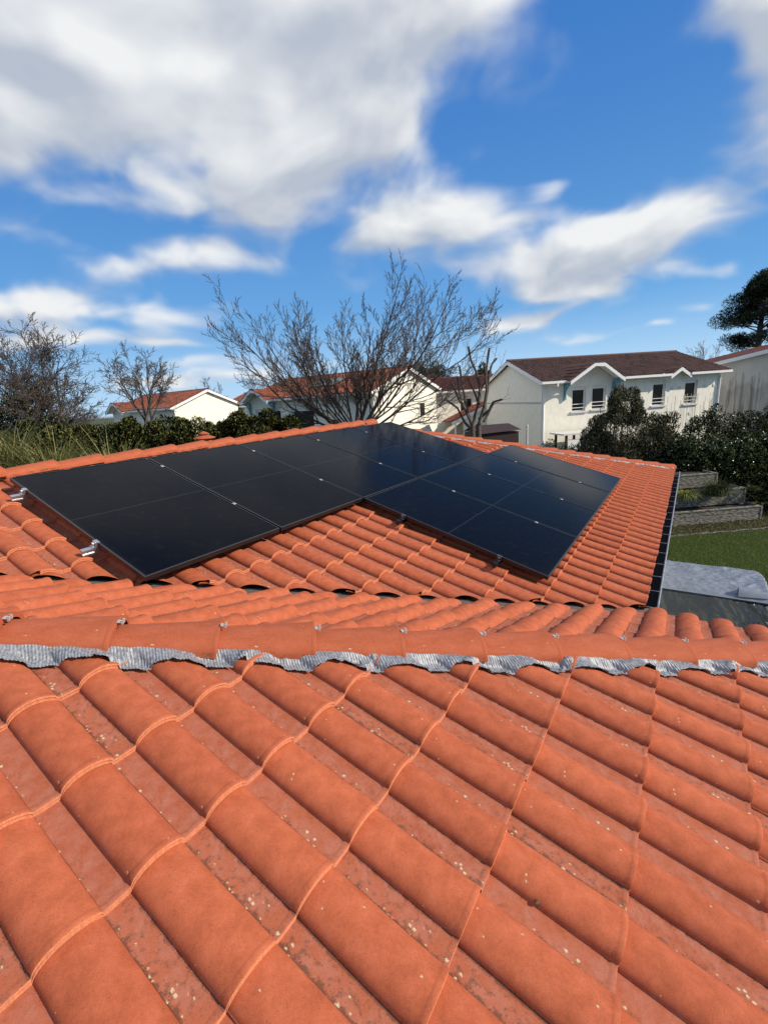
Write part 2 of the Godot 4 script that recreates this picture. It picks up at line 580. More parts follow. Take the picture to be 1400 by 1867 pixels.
func place_tiles() -> void:
	var shapes := []
	var meshes := []
	for k in 3:
		var s := tile_mb(1, [0.0, 0.0012, -0.0008][k])
		shapes.append(s)
		meshes.append(s.mesh())
	var plain := tile_mb(0, 0.0)
	pool.sort_custom(func(a, b): return a[0] > b[0])
	var rest := {}
	for n in pool.size():
		var p: Array = pool[n]
		var slope: Node3D = p[1]
		var x: Transform3D = p[2]
		var jig := Transform3D(Basis(Vector3.UP, rng.randfn(0, 0.005)) * Basis(Vector3.RIGHT, rng.randf_range(0.0, 0.006)) * Basis(Vector3.BACK, rng.randfn(0, 0.005)), Vector3(rng.randfn(0, 0.0012), 0, rng.randfn(0, 0.0025)))
		if n < 300 and p[0] > 0.0:
			var mesh: Mesh = meshes[p[5]]
			if p[3]:
				var s: MB = shapes[p[5]]
				for c in p[3]:
					s = s.clip(c[0], c[1])
				if s.v.is_empty():
					continue
				mesh = s.mesh()
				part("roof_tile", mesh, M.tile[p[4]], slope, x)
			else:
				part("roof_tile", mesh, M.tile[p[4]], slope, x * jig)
		else:
			if not rest.has(slope):
				rest[slope] = [MB.new(), MB.new(), MB.new()]
			var s: MB = plain
			for c in p[3]:
				s = s.clip(c[0], c[1])
			rest[slope][p[4] % 3].add(s, x if p[3] else x * jig)
	for slope in rest:
		for k in 3:
			if not rest[slope][k].v.is_empty():
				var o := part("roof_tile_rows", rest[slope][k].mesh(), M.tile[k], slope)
				o.set_meta("kind", "stuff")

func ridge_mb() -> MB:   # half-round cover, axis +z down, wide end at z = 0
	var mb := MB.new()
	var zs := [-0.44, -0.2, -0.022, -0.018, -0.003, 0.0]
	var grow := [0.80, 0.92, 1.01, 1.04, 1.05, 1.035]
	var P := []
	for zi in zs.size():
		var row := PackedVector3Array()
		for i in 17:
			var a := PI * (i / 16.0)
			row.append(Vector3(cos(a) * 0.125 * grow[zi], pow(sin(a), 0.85) * 0.082 * grow[zi], zs[zi]))
		P.append(row)
	mb.grid(P, true)
	var E0 := PackedVector3Array()
	var E1 := PackedVector3Array()
	for i in 17:
		var a := PI * (i / 16.0)
		E0.append(P[-1][i])
		E1.append(Vector3(cos(a) * 0.108, pow(sin(a), 0.85) * 0.064, 0.0))
	mb.grid([E0, E1], true)
	return mb


# ---------------------------------------------------------------- our house
func tile_height_a(x: float, z: float) -> float:   # top of the near slope's tiles above its bed
	var across := fposmod(-0.257 + TW - z, TW)
	var f := fposmod((x + 1.078) / (TL * cos(SLOPE)), 1.0)
	return tile_profile(across) + 0.004 + 0.019 * f + (0.007 if f > 0.9 else 0.0)

func build_house() -> void:
	var house := thing("tiled_house", "long house under bright orange clay tile roofs filling the foreground, solar panels on top", "house", house_t)
	var cs := cos(SLOPE)
	var sn := sin(SLOPE)
	# walls
	var w := MB.new()
	w.box(Vector3(-9.3, 0, -11.0), Vector3(-0.65, 2.62, 2.6))
	w.box(Vector3(-0.645, 0, -3.6), Vector3(0.9, 2.62, 2.6))
	part("wall", w.mesh(), M.stucco, house)
	# decks under the tiles, one solid slab for each slope
	var slabs := {
		"roof_slope_near": [[Vector2(1.30, -3.979), Vector2(1.30, 2.6), Vector2(-3.38, 2.6), Vector2(-3.38, 0.70)], Vector3(-T, CA, 0)],
		"roof_slope_valley": [[Vector2(1.30, -3.985), Vector2(-3.38, 0.70), Vector2(-4.93, 0.70), Vector2(-0.21, -4.01)], Vector3(0, CB, T)],
		"roof_slope_panels": [[Vector2(-0.24, -4.0), Vector2(-4.93, 0.69), Vector2(RIDGE_X, -6.68), Vector2(-0.24, -11.38)], Vector3(-T, CP, 0)],
		"roof_slope_end": [[Vector2(-0.24, -11.385), Vector2(RIDGE_X, -6.675), Vector2(-9.66, -11.385)], Vector3(0, CP - T * END_SUM, T)],
		"roof_slope_back": [[Vector2(RIDGE_X - 0.003, 0.7), Vector2(RIDGE_X - 0.003, -6.67), Vector2(-9.66, -11.38), Vector2(-9.66, 2.6), Vector2(RIDGE_X - 0.003, 2.6)], Vector3(T, CP - 2 * T * RIDGE_X, 0)],
		"roof_top_near": [[Vector2(-3.385, 0.7), Vector2(-3.385, 2.6), Vector2(-4.945, 2.6), Vector2(-4.945, 0.7)], Vector3(0, 4.315, 0)]}
	var slope := {}
	for k in slabs:
		var poly: Array = slabs[k][0]
		var e: Vector3 = slabs[k][1]
		var mb := MB.new()
		var topv := []
		var bot := []
		for p in poly:
			var y: float = e.y + e.x * p.x + e.z * p.y - 0.012
			topv.append(Vector3(p.x, y, p.y))
			bot.append(Vector3(p.x, y - 0.11, p.y))
		for i in range(1, poly.size() - 1):
			mb.tri(topv[0], topv[i], topv[i + 1]); mb.tri(topv[0], topv[i + 1], topv[i])
			mb.tri(bot[0], bot[i + 1], bot[i]); mb.tri(bot[0], bot[i], bot[i + 1])
		for i in poly.size():
			var i2 := (i + 1) % poly.size()
			mb.quad(bot[i], bot[i2], topv[i2], topv[i])
		slope[k] = part("roof_slope", mb.mesh(), M.deck, house)
	panel_slope = slope.roof_slope_panels
	# tiles
	var down_x := Basis(Vector3(0, 0, -1), Vector3(sn, cs, 0), Vector3(cs, -sn, 0))
	var down_z := Basis(Vector3(-1, 0, 0), Vector3(0, cs, -sn), Vector3(0, -sn, -cs))
	var down_mx := Basis(Vector3(0, 0, 1), Vector3(-sn, cs, 0), Vector3(-cs, -sn, 0))
	var step := TL * cs
	var near_butts := []
	for j in range(-6, 8):
		near_butts.append(-1.078 + step * j)
	lay(slope.roof_slope_near, down_x, 0.257 - TW, -10, 20, near_butts, [[Vector3(-1, 0, -1), -HIP_SUM]], func(u, b): return Vector3(b, CA - T * b, -u))
	var valley_butts := []
	for j in 14:
		valley_butts.append(-4.05 + step * j)
	lay(slope.roof_slope_valley, down_z, -0.046 - TW * 8, 0, 31, valley_butts, [[Vector3(1, 0, 1), HIP_SUM], [Vector3(-1, 0, -1), -(VALLEY_SUM + 0.015)]], func(u, b): return Vector3(-u, CB + T * b, b))
	var panel_butts := []
	for j in 14:
		panel_butts.append(EAVE_X - step * j)
	lay(slope.roof_slope_panels, down_x, 4.24 - 0.143, -24, 35, panel_butts, [[Vector3(1, 0, 1), VALLEY_SUM - 0.045], [Vector3(-1, 0, -1), -END_SUM], [Vector3(-1, 0, 0), -RIDGE_X]], func(u, b): return Vector3(b, CP - T * b, -u))
	var ce := CP - T * END_SUM
	var end_butts := []
	for j in 14:
		end_butts.append(-11.42 + step * j)
	lay(slope.roof_slope_end, down_z, 0.3, 0, 44, end_butts, [[Vector3(1, 0, 1), END_SUM], [Vector3(-1, 0, 1), END_SUM - 2 * RIDGE_X]], func(u, b): return Vector3(-u, ce + T * b, b))
	var back_butts := []
	for j in 14:
		back_butts.append(-9.70 + step * j)
	lay(slope.roof_slope_back, down_mx, -11.6, 0, 64, back_butts, [[Vector3(1, 0, -1), -END_SUM + 2 * RIDGE_X], [Vector3(1, 0, 0), RIDGE_X]], func(u, b): return Vector3(b, CP - 2 * T * RIDGE_X + T * b, u))
	place_tiles()
	# ridge and hip covers
	var cover := ridge_mb().mesh()
	var clip_mesh := MB.new()
	clip_mesh.box(Vector3(-0.012, 0.0, -0.010), Vector3(0.012, 0.003, 0.010))
	clip_mesh.box(Vector3(-0.012, -0.006, 0.008), Vector3(-0.004, 0.010, 0.016))
	clip_mesh.box(Vector3(0.004, -0.006, 0.008), Vector3(0.012, 0.011, 0.016))
	var clip_m := clip_mesh.mesh()
	var lines := [
		# name, start (high end), direction downhill, count, first offset, lift, clips
		["ridge", Vector3(RIDGE_X, CP - T * RIDGE_X, 0.85), Vector3(0, 0, -1), 20, 0.23, 0.036, false],
		["hip", Vector3(-3.38, CA + 3.38 * T, 0.701), Vector3(1, -T, -1), 17, 0.11, 0.020, true],
		["hip", Vector3(RIDGE_X, CP - T * RIDGE_X, END_SUM - RIDGE_X), Vector3(1, -T, -1), 17, 0.33, 0.022, false],
		["hip", Vector3(RIDGE_X, CP - T * RIDGE_X, END_SUM - RIDGE_X), Vector3(-1, -T, -1), 17, 0.33, 0.012, false]]
	for l in lines:
		var d: Vector3 = l[2].normalized()
		var xx := Vector3.UP.cross(d).normalized()
		var b := Basis(xx, d.cross(xx), d)
		var bed := MB.new()
		var len_: float = (l[3] - 1) * 0.403 + l[4]
		var P := []
		for k in 2:
			var row := PackedVector3Array()
			for q in [[-0.075, -0.03], [-0.06, 0.015], [0.0, 0.035], [0.06, 0.015], [0.075, -0.03]]:
				row.append(Vector3(q[0], q[1] + l[5], len_ * k))
			P.append(row)
		bed.grid(P)
		var base := part(l[0], bed.mesh(), M.mortar, house, Transform3D(b, l[1]))
		for k in l[3]:
			var jig := Basis(Vector3.UP, rng.randfn(0, 0.008)) * Basis(Vector3.RIGHT, -0.030 + rng.randfn(0, 0.003)) * Basis(Vector3.BACK, rng.randfn(0, 0.012))
			part("ridge_tile", cover, M.ridge[rng.randi() % 3], base, Transform3D(jig, Vector3(rng.randfn(0, 0.002), l[5] + rng.randfn(0, 0.0015), l[4] + 0.403 * k)))
			if l[6]:
				part("tile_clip", clip_m, M.clip, base, Transform3D(Basis(), Vector3(-0.012, l[5] + 0.085, l[4] + 0.403 * k + 0.006)))
	# pleated metal apron along the near hip, dressed down onto the tiles
	var ap := MB.new()
	var along := Vector3(1, 0, -1) / sqrt(2.0)
	var outw := Vector3(1, 0, 1) / sqrt(2.0)
	var edge := noise(1.7, 61, 3)
	var ruck := noise(5.0, 62, 3)
	var P := []
	var n_s := 2300
	for i in n_s:
		var s := 1.4 + 5.2 * i / n_s        # plan distance down the hip
		var wdt := 0.068 + 0.013 * edge.get_noise_1d(s * 3.0) + 0.010 * edge.get_noise_1d(s * 11.0 + 40.0)
		var row := PackedVector3Array()
		for k in 7:
			var o := 0.104 + wdt * k / 6.0
			var q := Vector3(-3.38, 0, 0.701) + along * (s + (o - 0.07) * 0.25) + outw * o
			var hgt := tile_height_a(q.x, q.z)
			var soft := lerpf(0.050, hgt, smoothstep(0.0, 0.5, k / 6.0)) + 0.017
			soft += sin(s / 0.0115 * TAU) * 0.0024 * (0.6 + 0.4 * edge.get_noise_1d(s * 20.0)) + 0.006 * ruck.get_noise_2d(s * 2.0, o * 8.0)
			row.append(Vector3(q.x, CA - T * q.x + soft, q.z))
		P.append(row)
	ap.grid(P, true)
	part("hip_flashing", ap.mesh(), M.lead, house)
	# apron of the far hip, glimpsed under its covers
	var ap2 := MB.new()
	P = []
	for i in 260:
		var s := 0.5 + 6.1 * i / 260.0
		var row := PackedVector3Array()
		for k in 4:
			var o := -0.122 - (0.045 + 0.02 * edge.get_noise_1d(s * 6.0)) * k / 3.0
			var q := Vector3(RIDGE_X, 0, END_SUM - RIDGE_X) + along * s - outw * o
			row.append(Vector3(q.x, CP - T * q.x + 0.058 - 0.018 * k / 3.0 + 0.012 * edge.get_noise_2d(s * 9.0, k), q.z))
		P.append(row)
	ap2.grid(P, true)
	part("hip_flashing", ap2.mesh(), M.lead, house)
	# open metal valley
	var vl := MB.new()
	P = []
	for i in 2:
		var row := PackedVector3Array()
		for o in [-0.075, -0.02, 0.02, 0.06]:
			var q: Vector3 = Vector3(-4.924, 0, 0.70) + along * (6.9 * i) + outw * o
			var y := maxf(CB + T * q.z, CP - T * q.x) + 0.002
			row.append(Vector3(q.x, y, q.z))
		P.append(row)
	vl.grid(P, true)
	part("valley_flashing", vl.mesh(), M.lead_dull, house)
	# gutters with their brackets
	for gdef in [["gutter", Vector3(-0.185, 2.835, -11.55), Vector3(-0.185, 2.835, -4.13), 19], ["gutter", Vector3(-0.10, 2.835, -4.10), Vector3(1.40, 2.835, -4.10), 6], ["gutter", Vector3(1.36, 2.835, -4.02), Vector3(1.36, 2.835, 2.6), 17]]:
		var a: Vector3 = gdef[1]
		var bb: Vector3 = gdef[2]
		var dz := (bb - a).normalized()
		var ox := dz.cross(Vector3.UP)
		if absf(dz.z) > 0.5:
			ox = Vector3(1, 0, 0)
		else:
			ox = Vector3(0, 0, -1)
		var gp := []
		for k in 2:
			var row := PackedVector3Array()
			for i in 11:
				var an := PI * i / 10.0
				row.append((a if k == 0 else bb) + ox * (-cos(an) * 0.072) + Vector3.DOWN * sin(an) * 0.075)
			gp.append(row)
		var gm := MB.new()
		gm.grid(gp)
		var gut := part(gdef[0], gm.mesh(), M.gutter_dark, house)
		var rim := MB.new()
		rim.tube(PackedVector3Array([a + ox * 0.077, bb + ox * 0.077]), PackedFloat32Array([0.010, 0.010]), 8)
		var face := []
		for k in 2:
			var row := PackedVector3Array()
			for i in 6:
				var an := PI - PI * 0.5 * i / 5.0
				row.append((a if k == 0 else bb) + ox * (-cos(an) * 0.0755) + Vector3.DOWN * sin(an) * 0.0785)
			face.append(row)
		rim.grid(face)
		part("gutter_front", rim.mesh(), M.zinc, gut)
		var br := MB.new()
		br.bar(Vector3.ZERO, ox * 0.15, 0.011, 0.004)
		var brm := br.mesh()
		for k in gdef[3]:
			part("bracket", brm, M.zinc, gut, Transform3D(Basis(), a.lerp(bb, (k + 0.5) / gdef[3]) - ox * 0.073 + Vector3(0, 0.004, 0)))
	# roof vent behind the ridge
	var vm := MB.new()
	vm.lathe(PackedVector2Array([Vector2(0.10, -0.06), Vector2(0.09, 0.02), Vector2(0.075, 0.055)]), 20)
	var vent := part("roof_vent", vm.mesh(), M.ridge[0], house, Transform3D(Basis(), Vector3(-5.18, 4.40, -3.60)))
	var vc := MB.new()
	vc.lathe(PackedVector2Array([Vector2(0.13, 0.050), Vector2(0.135, 0.062), Vector2(0.10, 0.075), Vector2(0.055, 0.092), Vector2(0.045, 0.10)]), 20)
	part("vent_skirt", vc.mesh(), M.ridge[1], vent)
	vc = MB.new()
	vc.lathe(PackedVector2Array([Vector2(0.045, 0.10), Vector2(0.07, 0.108), Vector2(0.045, 0.125), Vector2(0.012, 0.142), Vector2(0.0, 0.144)]), 20)
	part("vent_cap", vc.mesh(), M.ridge[1], vent)
	# fallen seed cone lying on a channel
	var lf := MB.new()
	lf.lathe(PackedVector2Array([Vector2(0.0, -0.016), Vector2(0.006, -0.012), Vector2(0.008, 0.0), Vector2(0.006, 0.011), Vector2(0.0, 0.017)]), 10)
	var q0 := Vector3(-0.245, 0, -0.99)
	var leaf := part("seed_cone", lf.mesh(), mat(0.10, 0.06, 0.02, 0.9), self, house_t * Transform3D(Basis(Vector3(1, 0, 0.3).normalized(), 1.2), Vector3(q0.x, CA - T * q0.x + 0.024, q0.z)))
	tag(leaf, "small brown seed cone lying in a tile channel at lower right", "cone")


# ---------------------------------------------------------------- solar panels
func build_panels() -> void:
	const PW := 1.154
	const PL := 1.94
	var cs := cos(SLOPE)
	var sn := sin(SLOPE)
	var o := Vector3(-4.587, 4.3764, -1.3227)
	var b := Basis(Vector3(0, 0, -1), Vector3(sn, cs, 0), Vector3(cs, -sn, 0))   # x along the ridge, y out, z down
	var fr := MB.new()
	var g := 0.010
	var x0 := g
	var x1 := PW - g
	var z0 := g
	var z1 := PL - g
	for q in [[Vector3(x0, -0.035, z0), Vector3(x1, 0, z0 + 0.011)], [Vector3(x0, -0.035, z1 - 0.011), Vector3(x1, 0, z1)], [Vector3(x0, -0.0352, z0 + 0.011), Vector3(x0 + 0.011, -0.0002, z1 - 0.011)], [Vector3(x1 - 0.011, -0.0352, z0 + 0.011), Vector3(x1, -0.0002, z1 - 0.011)]]:
		fr.box(q[0], q[1])
	var frame := fr.mesh()
	var ed := MB.new()   # paler arris along the left and lower frame
	for q in [[Vector3(x0, 0.0004, z0), Vector3(x0, 0.0004, z1)], [Vector3(x0, 0.0004, z1), Vector3(x1, 0.0004, z1)]]:
		ed.bar(q[0], q[1], 0.004, 0.0012)
	var edge := ed.mesh()
	var gl := MB.new()
	gl.quad(Vector3(x0 + 0.011, -0.003, z1 - 0.011), Vector3(x1 - 0.011, -0.003, z1 - 0.011), Vector3(x1 - 0.011, -0.003, z0 + 0.011), Vector3(x0 + 0.011, -0.003, z0 + 0.011))
	var glass := gl.mesh()
	var bk := MB.new()
	bk.quad(Vector3(x0 + 0.011, -0.008, z0 + 0.011), Vector3(x1 - 0.011, -0.008, z0 + 0.011), Vector3(x1 - 0.011, -0.008, z1 - 0.011), Vector3(x0 + 0.011, -0.008, z1 - 0.011))
	var back := bk.mesh()
	var words := [
		["black solar panel nearest the camera, first of the upper row", "second black solar panel of the upper row from the left", "third black solar panel of the upper row, above the lower row's first", "fourth black solar panel of the upper row along the ridge", "last black solar panel of the upper row, by the roof peak"],
		["lower row's nearest black solar panel, with two clamps on its left edge", "second black solar panel of the lower row", "third black solar panel of the lower row", "farthest black solar panel of the lower row, beside the far hip"]]
	for row in 2:
		for k in words[row].size():
			var u: int = k + 2 * row
			var p := thing("solar_panel", words[row][k], "solar panel", house_t * Transform3D(b, o + b * Vector3(u * PW, 0, row * PL)), "solar panels on the tiled roof")
			part("frame", frame, M.black_frame, p)
			part("frame_edge", edge, M.frame_edge, p)
			part("glass", glass, M.cells, p)
			part("backsheet", back, M.dark, p)
	# rails, hooks and clamps
	var rails := [[0.0, 5.0, 0.15, "upper rail under the upper row of panels, near the ridge"], [0.0, 5.0, 0.70, "lower rail under the upper row of panels"], [2.0, 6.0, 1.25, "upper rail under the lower row of panels"], [2.0, 6.0, 1.77, "lower rail under the lower row of panels, nearest the eave"]]
	for r in rails:
		var a: float = r[0] * PW - 0.09
		var e: float = r[1] * PW + 0.05
		var t := thing("mounting_rail", "aluminium " + r[3], "mounting rail", house_t * Transform3D(b, o + b * Vector3(0, -0.037, r[2] * PL)), "rails carrying the solar panels")
		var m := MB.new()
		m.box(Vector3(a, -0.040, -0.019), Vector3(e, -0.030, 0.019))
		m.box(Vector3(a + 0.001, -0.0298, -0.012), Vector3(e - 0.001, -0.0135, 0.012))
		m.box(Vector3(a, -0.0133, -0.019), Vector3(e, -0.0002, 0.019))
		part("rail", m.mesh(), M.steel if r[0] == 0.0 else M.black_frame, t)
		var ec := MB.new()
		ec.box(Vector3(-0.028, 0.0, -0.022), Vector3(0.008, 0.006, 0.022))
		ec.box(Vector3(-0.008, 0.006, -0.022), Vector3(0.008, 0.034, 0.022))
		ec.box(Vector3(-0.008, 0.034, -0.022), Vector3(0.020, 0.040, 0.022))
		ec.tube(PackedVector3Array([Vector3(-0.016, 0.0, 0), Vector3(-0.016, 0.026, 0)]), PackedFloat32Array([0.006, 0.006]), 8)
		ec.lathe(PackedVector2Array([Vector2(0.0, 0.034), Vector2(0.009, 0.034), Vector2(0.010, 0.026), Vector2(0.010, 0.024)]), 8, Transform3D(Basis(), Vector3(-0.016, 0, 0)))
		part("end_clamp", ec.mesh(), M.steel if r[0] == 0.0 else M.frame_edge, t, Transform3D(Basis(), Vector3(r[0] * PW, 0, 0)))
		var mc := MB.new()
		mc.box(Vector3(-0.014, 0.0365, -0.016), Vector3(0.014, 0.0392, 0.016))
		mc.lathe(PackedVector2Array([Vector2(0.0, 0.046), Vector2(0.006, 0.045), Vector2(0.007, 0.0395)]), 8)
		var mcm := mc.mesh()
		for k in range(int(r[0]) + 1, int(r[1])):
			part("mid_clamp", mcm, M.clip, t, Transform3D(Basis(), Vector3(k * PW, 0, 0)))
		var hk := MB.new()
		hk.bar(Vector3(0, -0.040, 0), Vector3(0, -0.115, 0.0), 0.03, 0.006, Vector3.BACK)
		hk.bar(Vector3(0, -0.110, 0.0), Vector3(0, -0.110, -0.12), 0.03, 0.006)
		var hkm := hk.mesh()
		for k in int((e - a) / 0.86) + 1:
			part("roof_hook", hkm, M.steel, t, Transform3D(Basis(), Vector3(a + 0.28 + k * 0.863, 0, 0)))
	var cb := MB.new()
	var pts := PackedVector3Array()
	var rad := PackedFloat32Array()
	for i in 9:
		var f := i / 8.0
		pts.append(Vector3(-3.62, 4.46, -4.20).lerp(Vector3(-8.6, 5.5, -8.2), f) - Vector3(0, 0.16 * sin(PI * f), 0))
		rad.append(0.0045)
	cb.tube(pts, rad, 5)
	tag(part("overhead_cable", cb.mesh(), M.cable, self), "thin pale cable slanting down to the ridge at far left", "cable")


# ---------------------------------------------------------------- neighbours' houses
func wall_mb(mb: MB, w: float, y0: float, y1: float, holes: Array, depth: float, x: Transform3D) -> void:   # faces +z, openings get reveals
	var xs := [0.0, w]
	var ys := [y0, y1]
	for h in holes:
		xs.append_array([h[0], h[2]])
		ys.append_array([h[1], h[3]])
	xs.sort()
	ys.sort()
	for i in xs.size() - 1:
		for j in ys.size() - 1:
			if xs[i + 1] - xs[i] < 0.001 or ys[j + 1] - ys[j] < 0.001:
				continue
			var c := Vector2((xs[i] + xs[i + 1]) / 2, (ys[j] + ys[j + 1]) / 2)
			var open := false
			for h in holes:
				open = open or (c.x > h[0] and c.x < h[2] and c.y > h[1] and c.y < h[3])
			if not open:
				mb.quad(x * Vector3(xs[i], ys[j], 0), x * Vector3(xs[i + 1], ys[j], 0), x * Vector3(xs[i + 1], ys[j + 1], 0), x * Vector3(xs[i], ys[j + 1], 0))
	for h in holes:
		var a := [Vector3(h[0], h[1], 0), Vector3(h[2], h[1], 0), Vector3(h[2], h[3], 0), Vector3(h[0], h[3], 0)]
		for k in 4:
			var p: Vector3 = a[k]
			var q: Vector3 = a[(k + 1) % 4]
			mb.quad(x * q, x * p, x * (p + Vector3(0, 0, -depth)), x * (q + Vector3(0, 0, -depth)))

func roof_mb(a: Vector3, b: Vector3, up: Vector3, pitch := 0.22, gauge := 0.36) -> MB:   # a..b along the eave, up to the ridge; rolls and courses
	var mb := MB.new()
	var along := (b - a).normalized()
	var rise := up.normalized()
	var out := along.cross(rise).normalized()
	if out.y < 0:
		out = -out
	var n := int(round((b - a).length() / pitch))
	var w := (b - a).length() / n
	var rows := int(ceil(up.length() / gauge))
	var g := up.length() / rows
	var prof := [[0.0, 0.0], [0.28, 0.0], [0.40, 0.045], [0.64, 0.062], [0.88, 0.045], [1.0, 0.0]]
	for r in rows:
		for i in n:
			mb.col = Color(1, 1, 1) * rng.randf_range(0.5, 1.4)
			var lift := 0.024 + rng.randf_range(-0.004, 0.005)
			var rows2 := [PackedVector3Array(), PackedVector3Array()]
			for k in 2:
				for q in prof:
					rows2[k].append(a + along * (w * (i + q[0])) + rise * (g * (r + k)) + out * (q[1] + (lift if k == 0 else 0.0)))
			mb.grid(rows2, along.cross(rise).y > 0)
			for e in prof.size() - 1:
				mb.quad(rows2[0][e] - out * 0.03, rows2[0][e + 1] - out * 0.03, rows2[0][e + 1], rows2[0][e])
	mb.col = Color.WHITE
	return mb

func window_part(h: Node3D, q: Array, x: Transform3D, rails := true, shutter := 0.12) -> void:   # q = left, bottom, right, top
	var f := MB.new()
	var t := 0.055
	for e in [[q[0], q[1], q[2], q[1] + t], [q[0], q[3] - t - shutter, q[2], q[3]], [q[0], q[1] + t, q[0] + t, q[3] - t - shutter], [q[2] - t, q[1] + t, q[2], q[3] - t - shutter]]:
		f.box(Vector3(e[0] + 0.001, e[1] + 0.001, -0.20), Vector3(e[2] - 0.001, e[3] - 0.001, -0.13))
	var win := part("window", f.mesh(), M.white, h, x)
	var g := MB.new()
	g.box(Vector3(q[0] + t, q[1] + t, -0.185), Vector3(q[2] - t, q[3] - t - shutter, -0.175))
	part("pane", g.mesh(), M.glass, win)
	if rails:
		var r := MB.new()
		for y in [0.20, 0.40]:
			r.bar(Vector3(q[0] - 0.02, q[1] + y, -0.03), Vector3(q[2] + 0.02, q[1] + y, -0.03), 0.035, 0.035)
		part("guard_rail", r.mesh(), M.white, win)
	var s := MB.new()
	s.box(Vector3(q[0] - 0.10, q[1] - 0.09, -0.02), Vector3(q[2] + 0.10, q[1] - 0.002, 0.09))
	part("sill", s.mesh(), M.offwhite, win)

func gable_house(called: String, label: String, x: Transform3D, w: float, d: float, eave: float, ridge: float, wall: Material, roof: Material, wins: Array, gaps: Array = []) -> Node3D:
	# front wall on z = 0 facing +z, gables at x = 0 and x = w
	var h := thing(called, label, "house", x)
	var over := 0.42
	var k := (ridge - eave) / (d / 2 + over)     # pitch
	var top := eave + k * over                   # wall plate
	var mb := MB.new()
	wall_mb(mb, w, 0.0, top, wins, 0.2, Transform3D())
	wall_mb(mb, w, 0.0, top, [], 0.2, at(w, 0, -d, PI))
	for e in [[at(0, 0, -d, -PI / 2), []], [at(w, 0, 0, PI / 2), []]]:
		wall_mb(mb, d, 0.0, top, e[1], 0.2, e[0])
		mb.tri(e[0] * Vector3(0, top, 0), e[0] * Vector3(d, top, 0), e[0] * Vector3(d / 2, ridge - 0.03, 0))
	part("wall", mb.mesh(), wall, h)
	var verge := 0.28
	var up := Vector3(0, ridge - eave, -(d / 2 + over))
	var from := -verge
	var runs := []
	for q in gaps:
		runs.append([from, q[0], true])
		runs.append([q[0], q[1], false])
		from = q[1]
	runs.append([from, w + verge, true])
	for q in runs:
		var cut := 0.0 if q[2] else (over + 0.05) / (d / 2 + over)
		part("roof_slope", roof_mb(Vector3(q[0], eave + 0.10, over) + up * cut, Vector3(q[1], eave + 0.10, over) + up * cut, up * (1.0 - cut)).mesh(), roof, h)
		if q[2]:
			var gt := MB.new()
			gt.box(Vector3(q[0], eave - 0.04, over + 0.002), Vector3(q[1], eave + 0.09, over + 0.11))
			part("gutter", gt.mesh(), M.white, h)
			var sf := MB.new()
			sf.box(Vector3(q[0], eave - 0.06, 0.0), Vector3(q[1], eave - 0.045, over))
			part("soffit", sf.mesh(), M.white, h)
	part("roof_slope", roof_mb(Vector3(w + verge, eave + 0.10, -d - over), Vector3(-verge, eave + 0.10, -d - over), Vector3(0, up.y, -up.z)).mesh(), roof, h)
	var rt := MB.new()
	rt.tube(PackedVector3Array([Vector3(-verge, ridge + 0.10, -d / 2), Vector3(w + verge, ridge + 0.10, -d / 2)]), PackedFloat32Array([0.11, 0.11]), 10)
	part("ridge_cap", rt.mesh(), roof, h)
	for e in [-verge + 0.03, w + verge - 0.03]:
		for z in [over, -d - over]:
			var ds := MB.new()
			ds.bar(Vector3(e, eave + 0.0, z), Vector3(e, ridge + 0.0, -d / 2), 0.05, 0.2)
			part("barge_board", ds.mesh(), M.white, h)
	for q in wins:
		window_part(h, q, Transform3D())
	return h

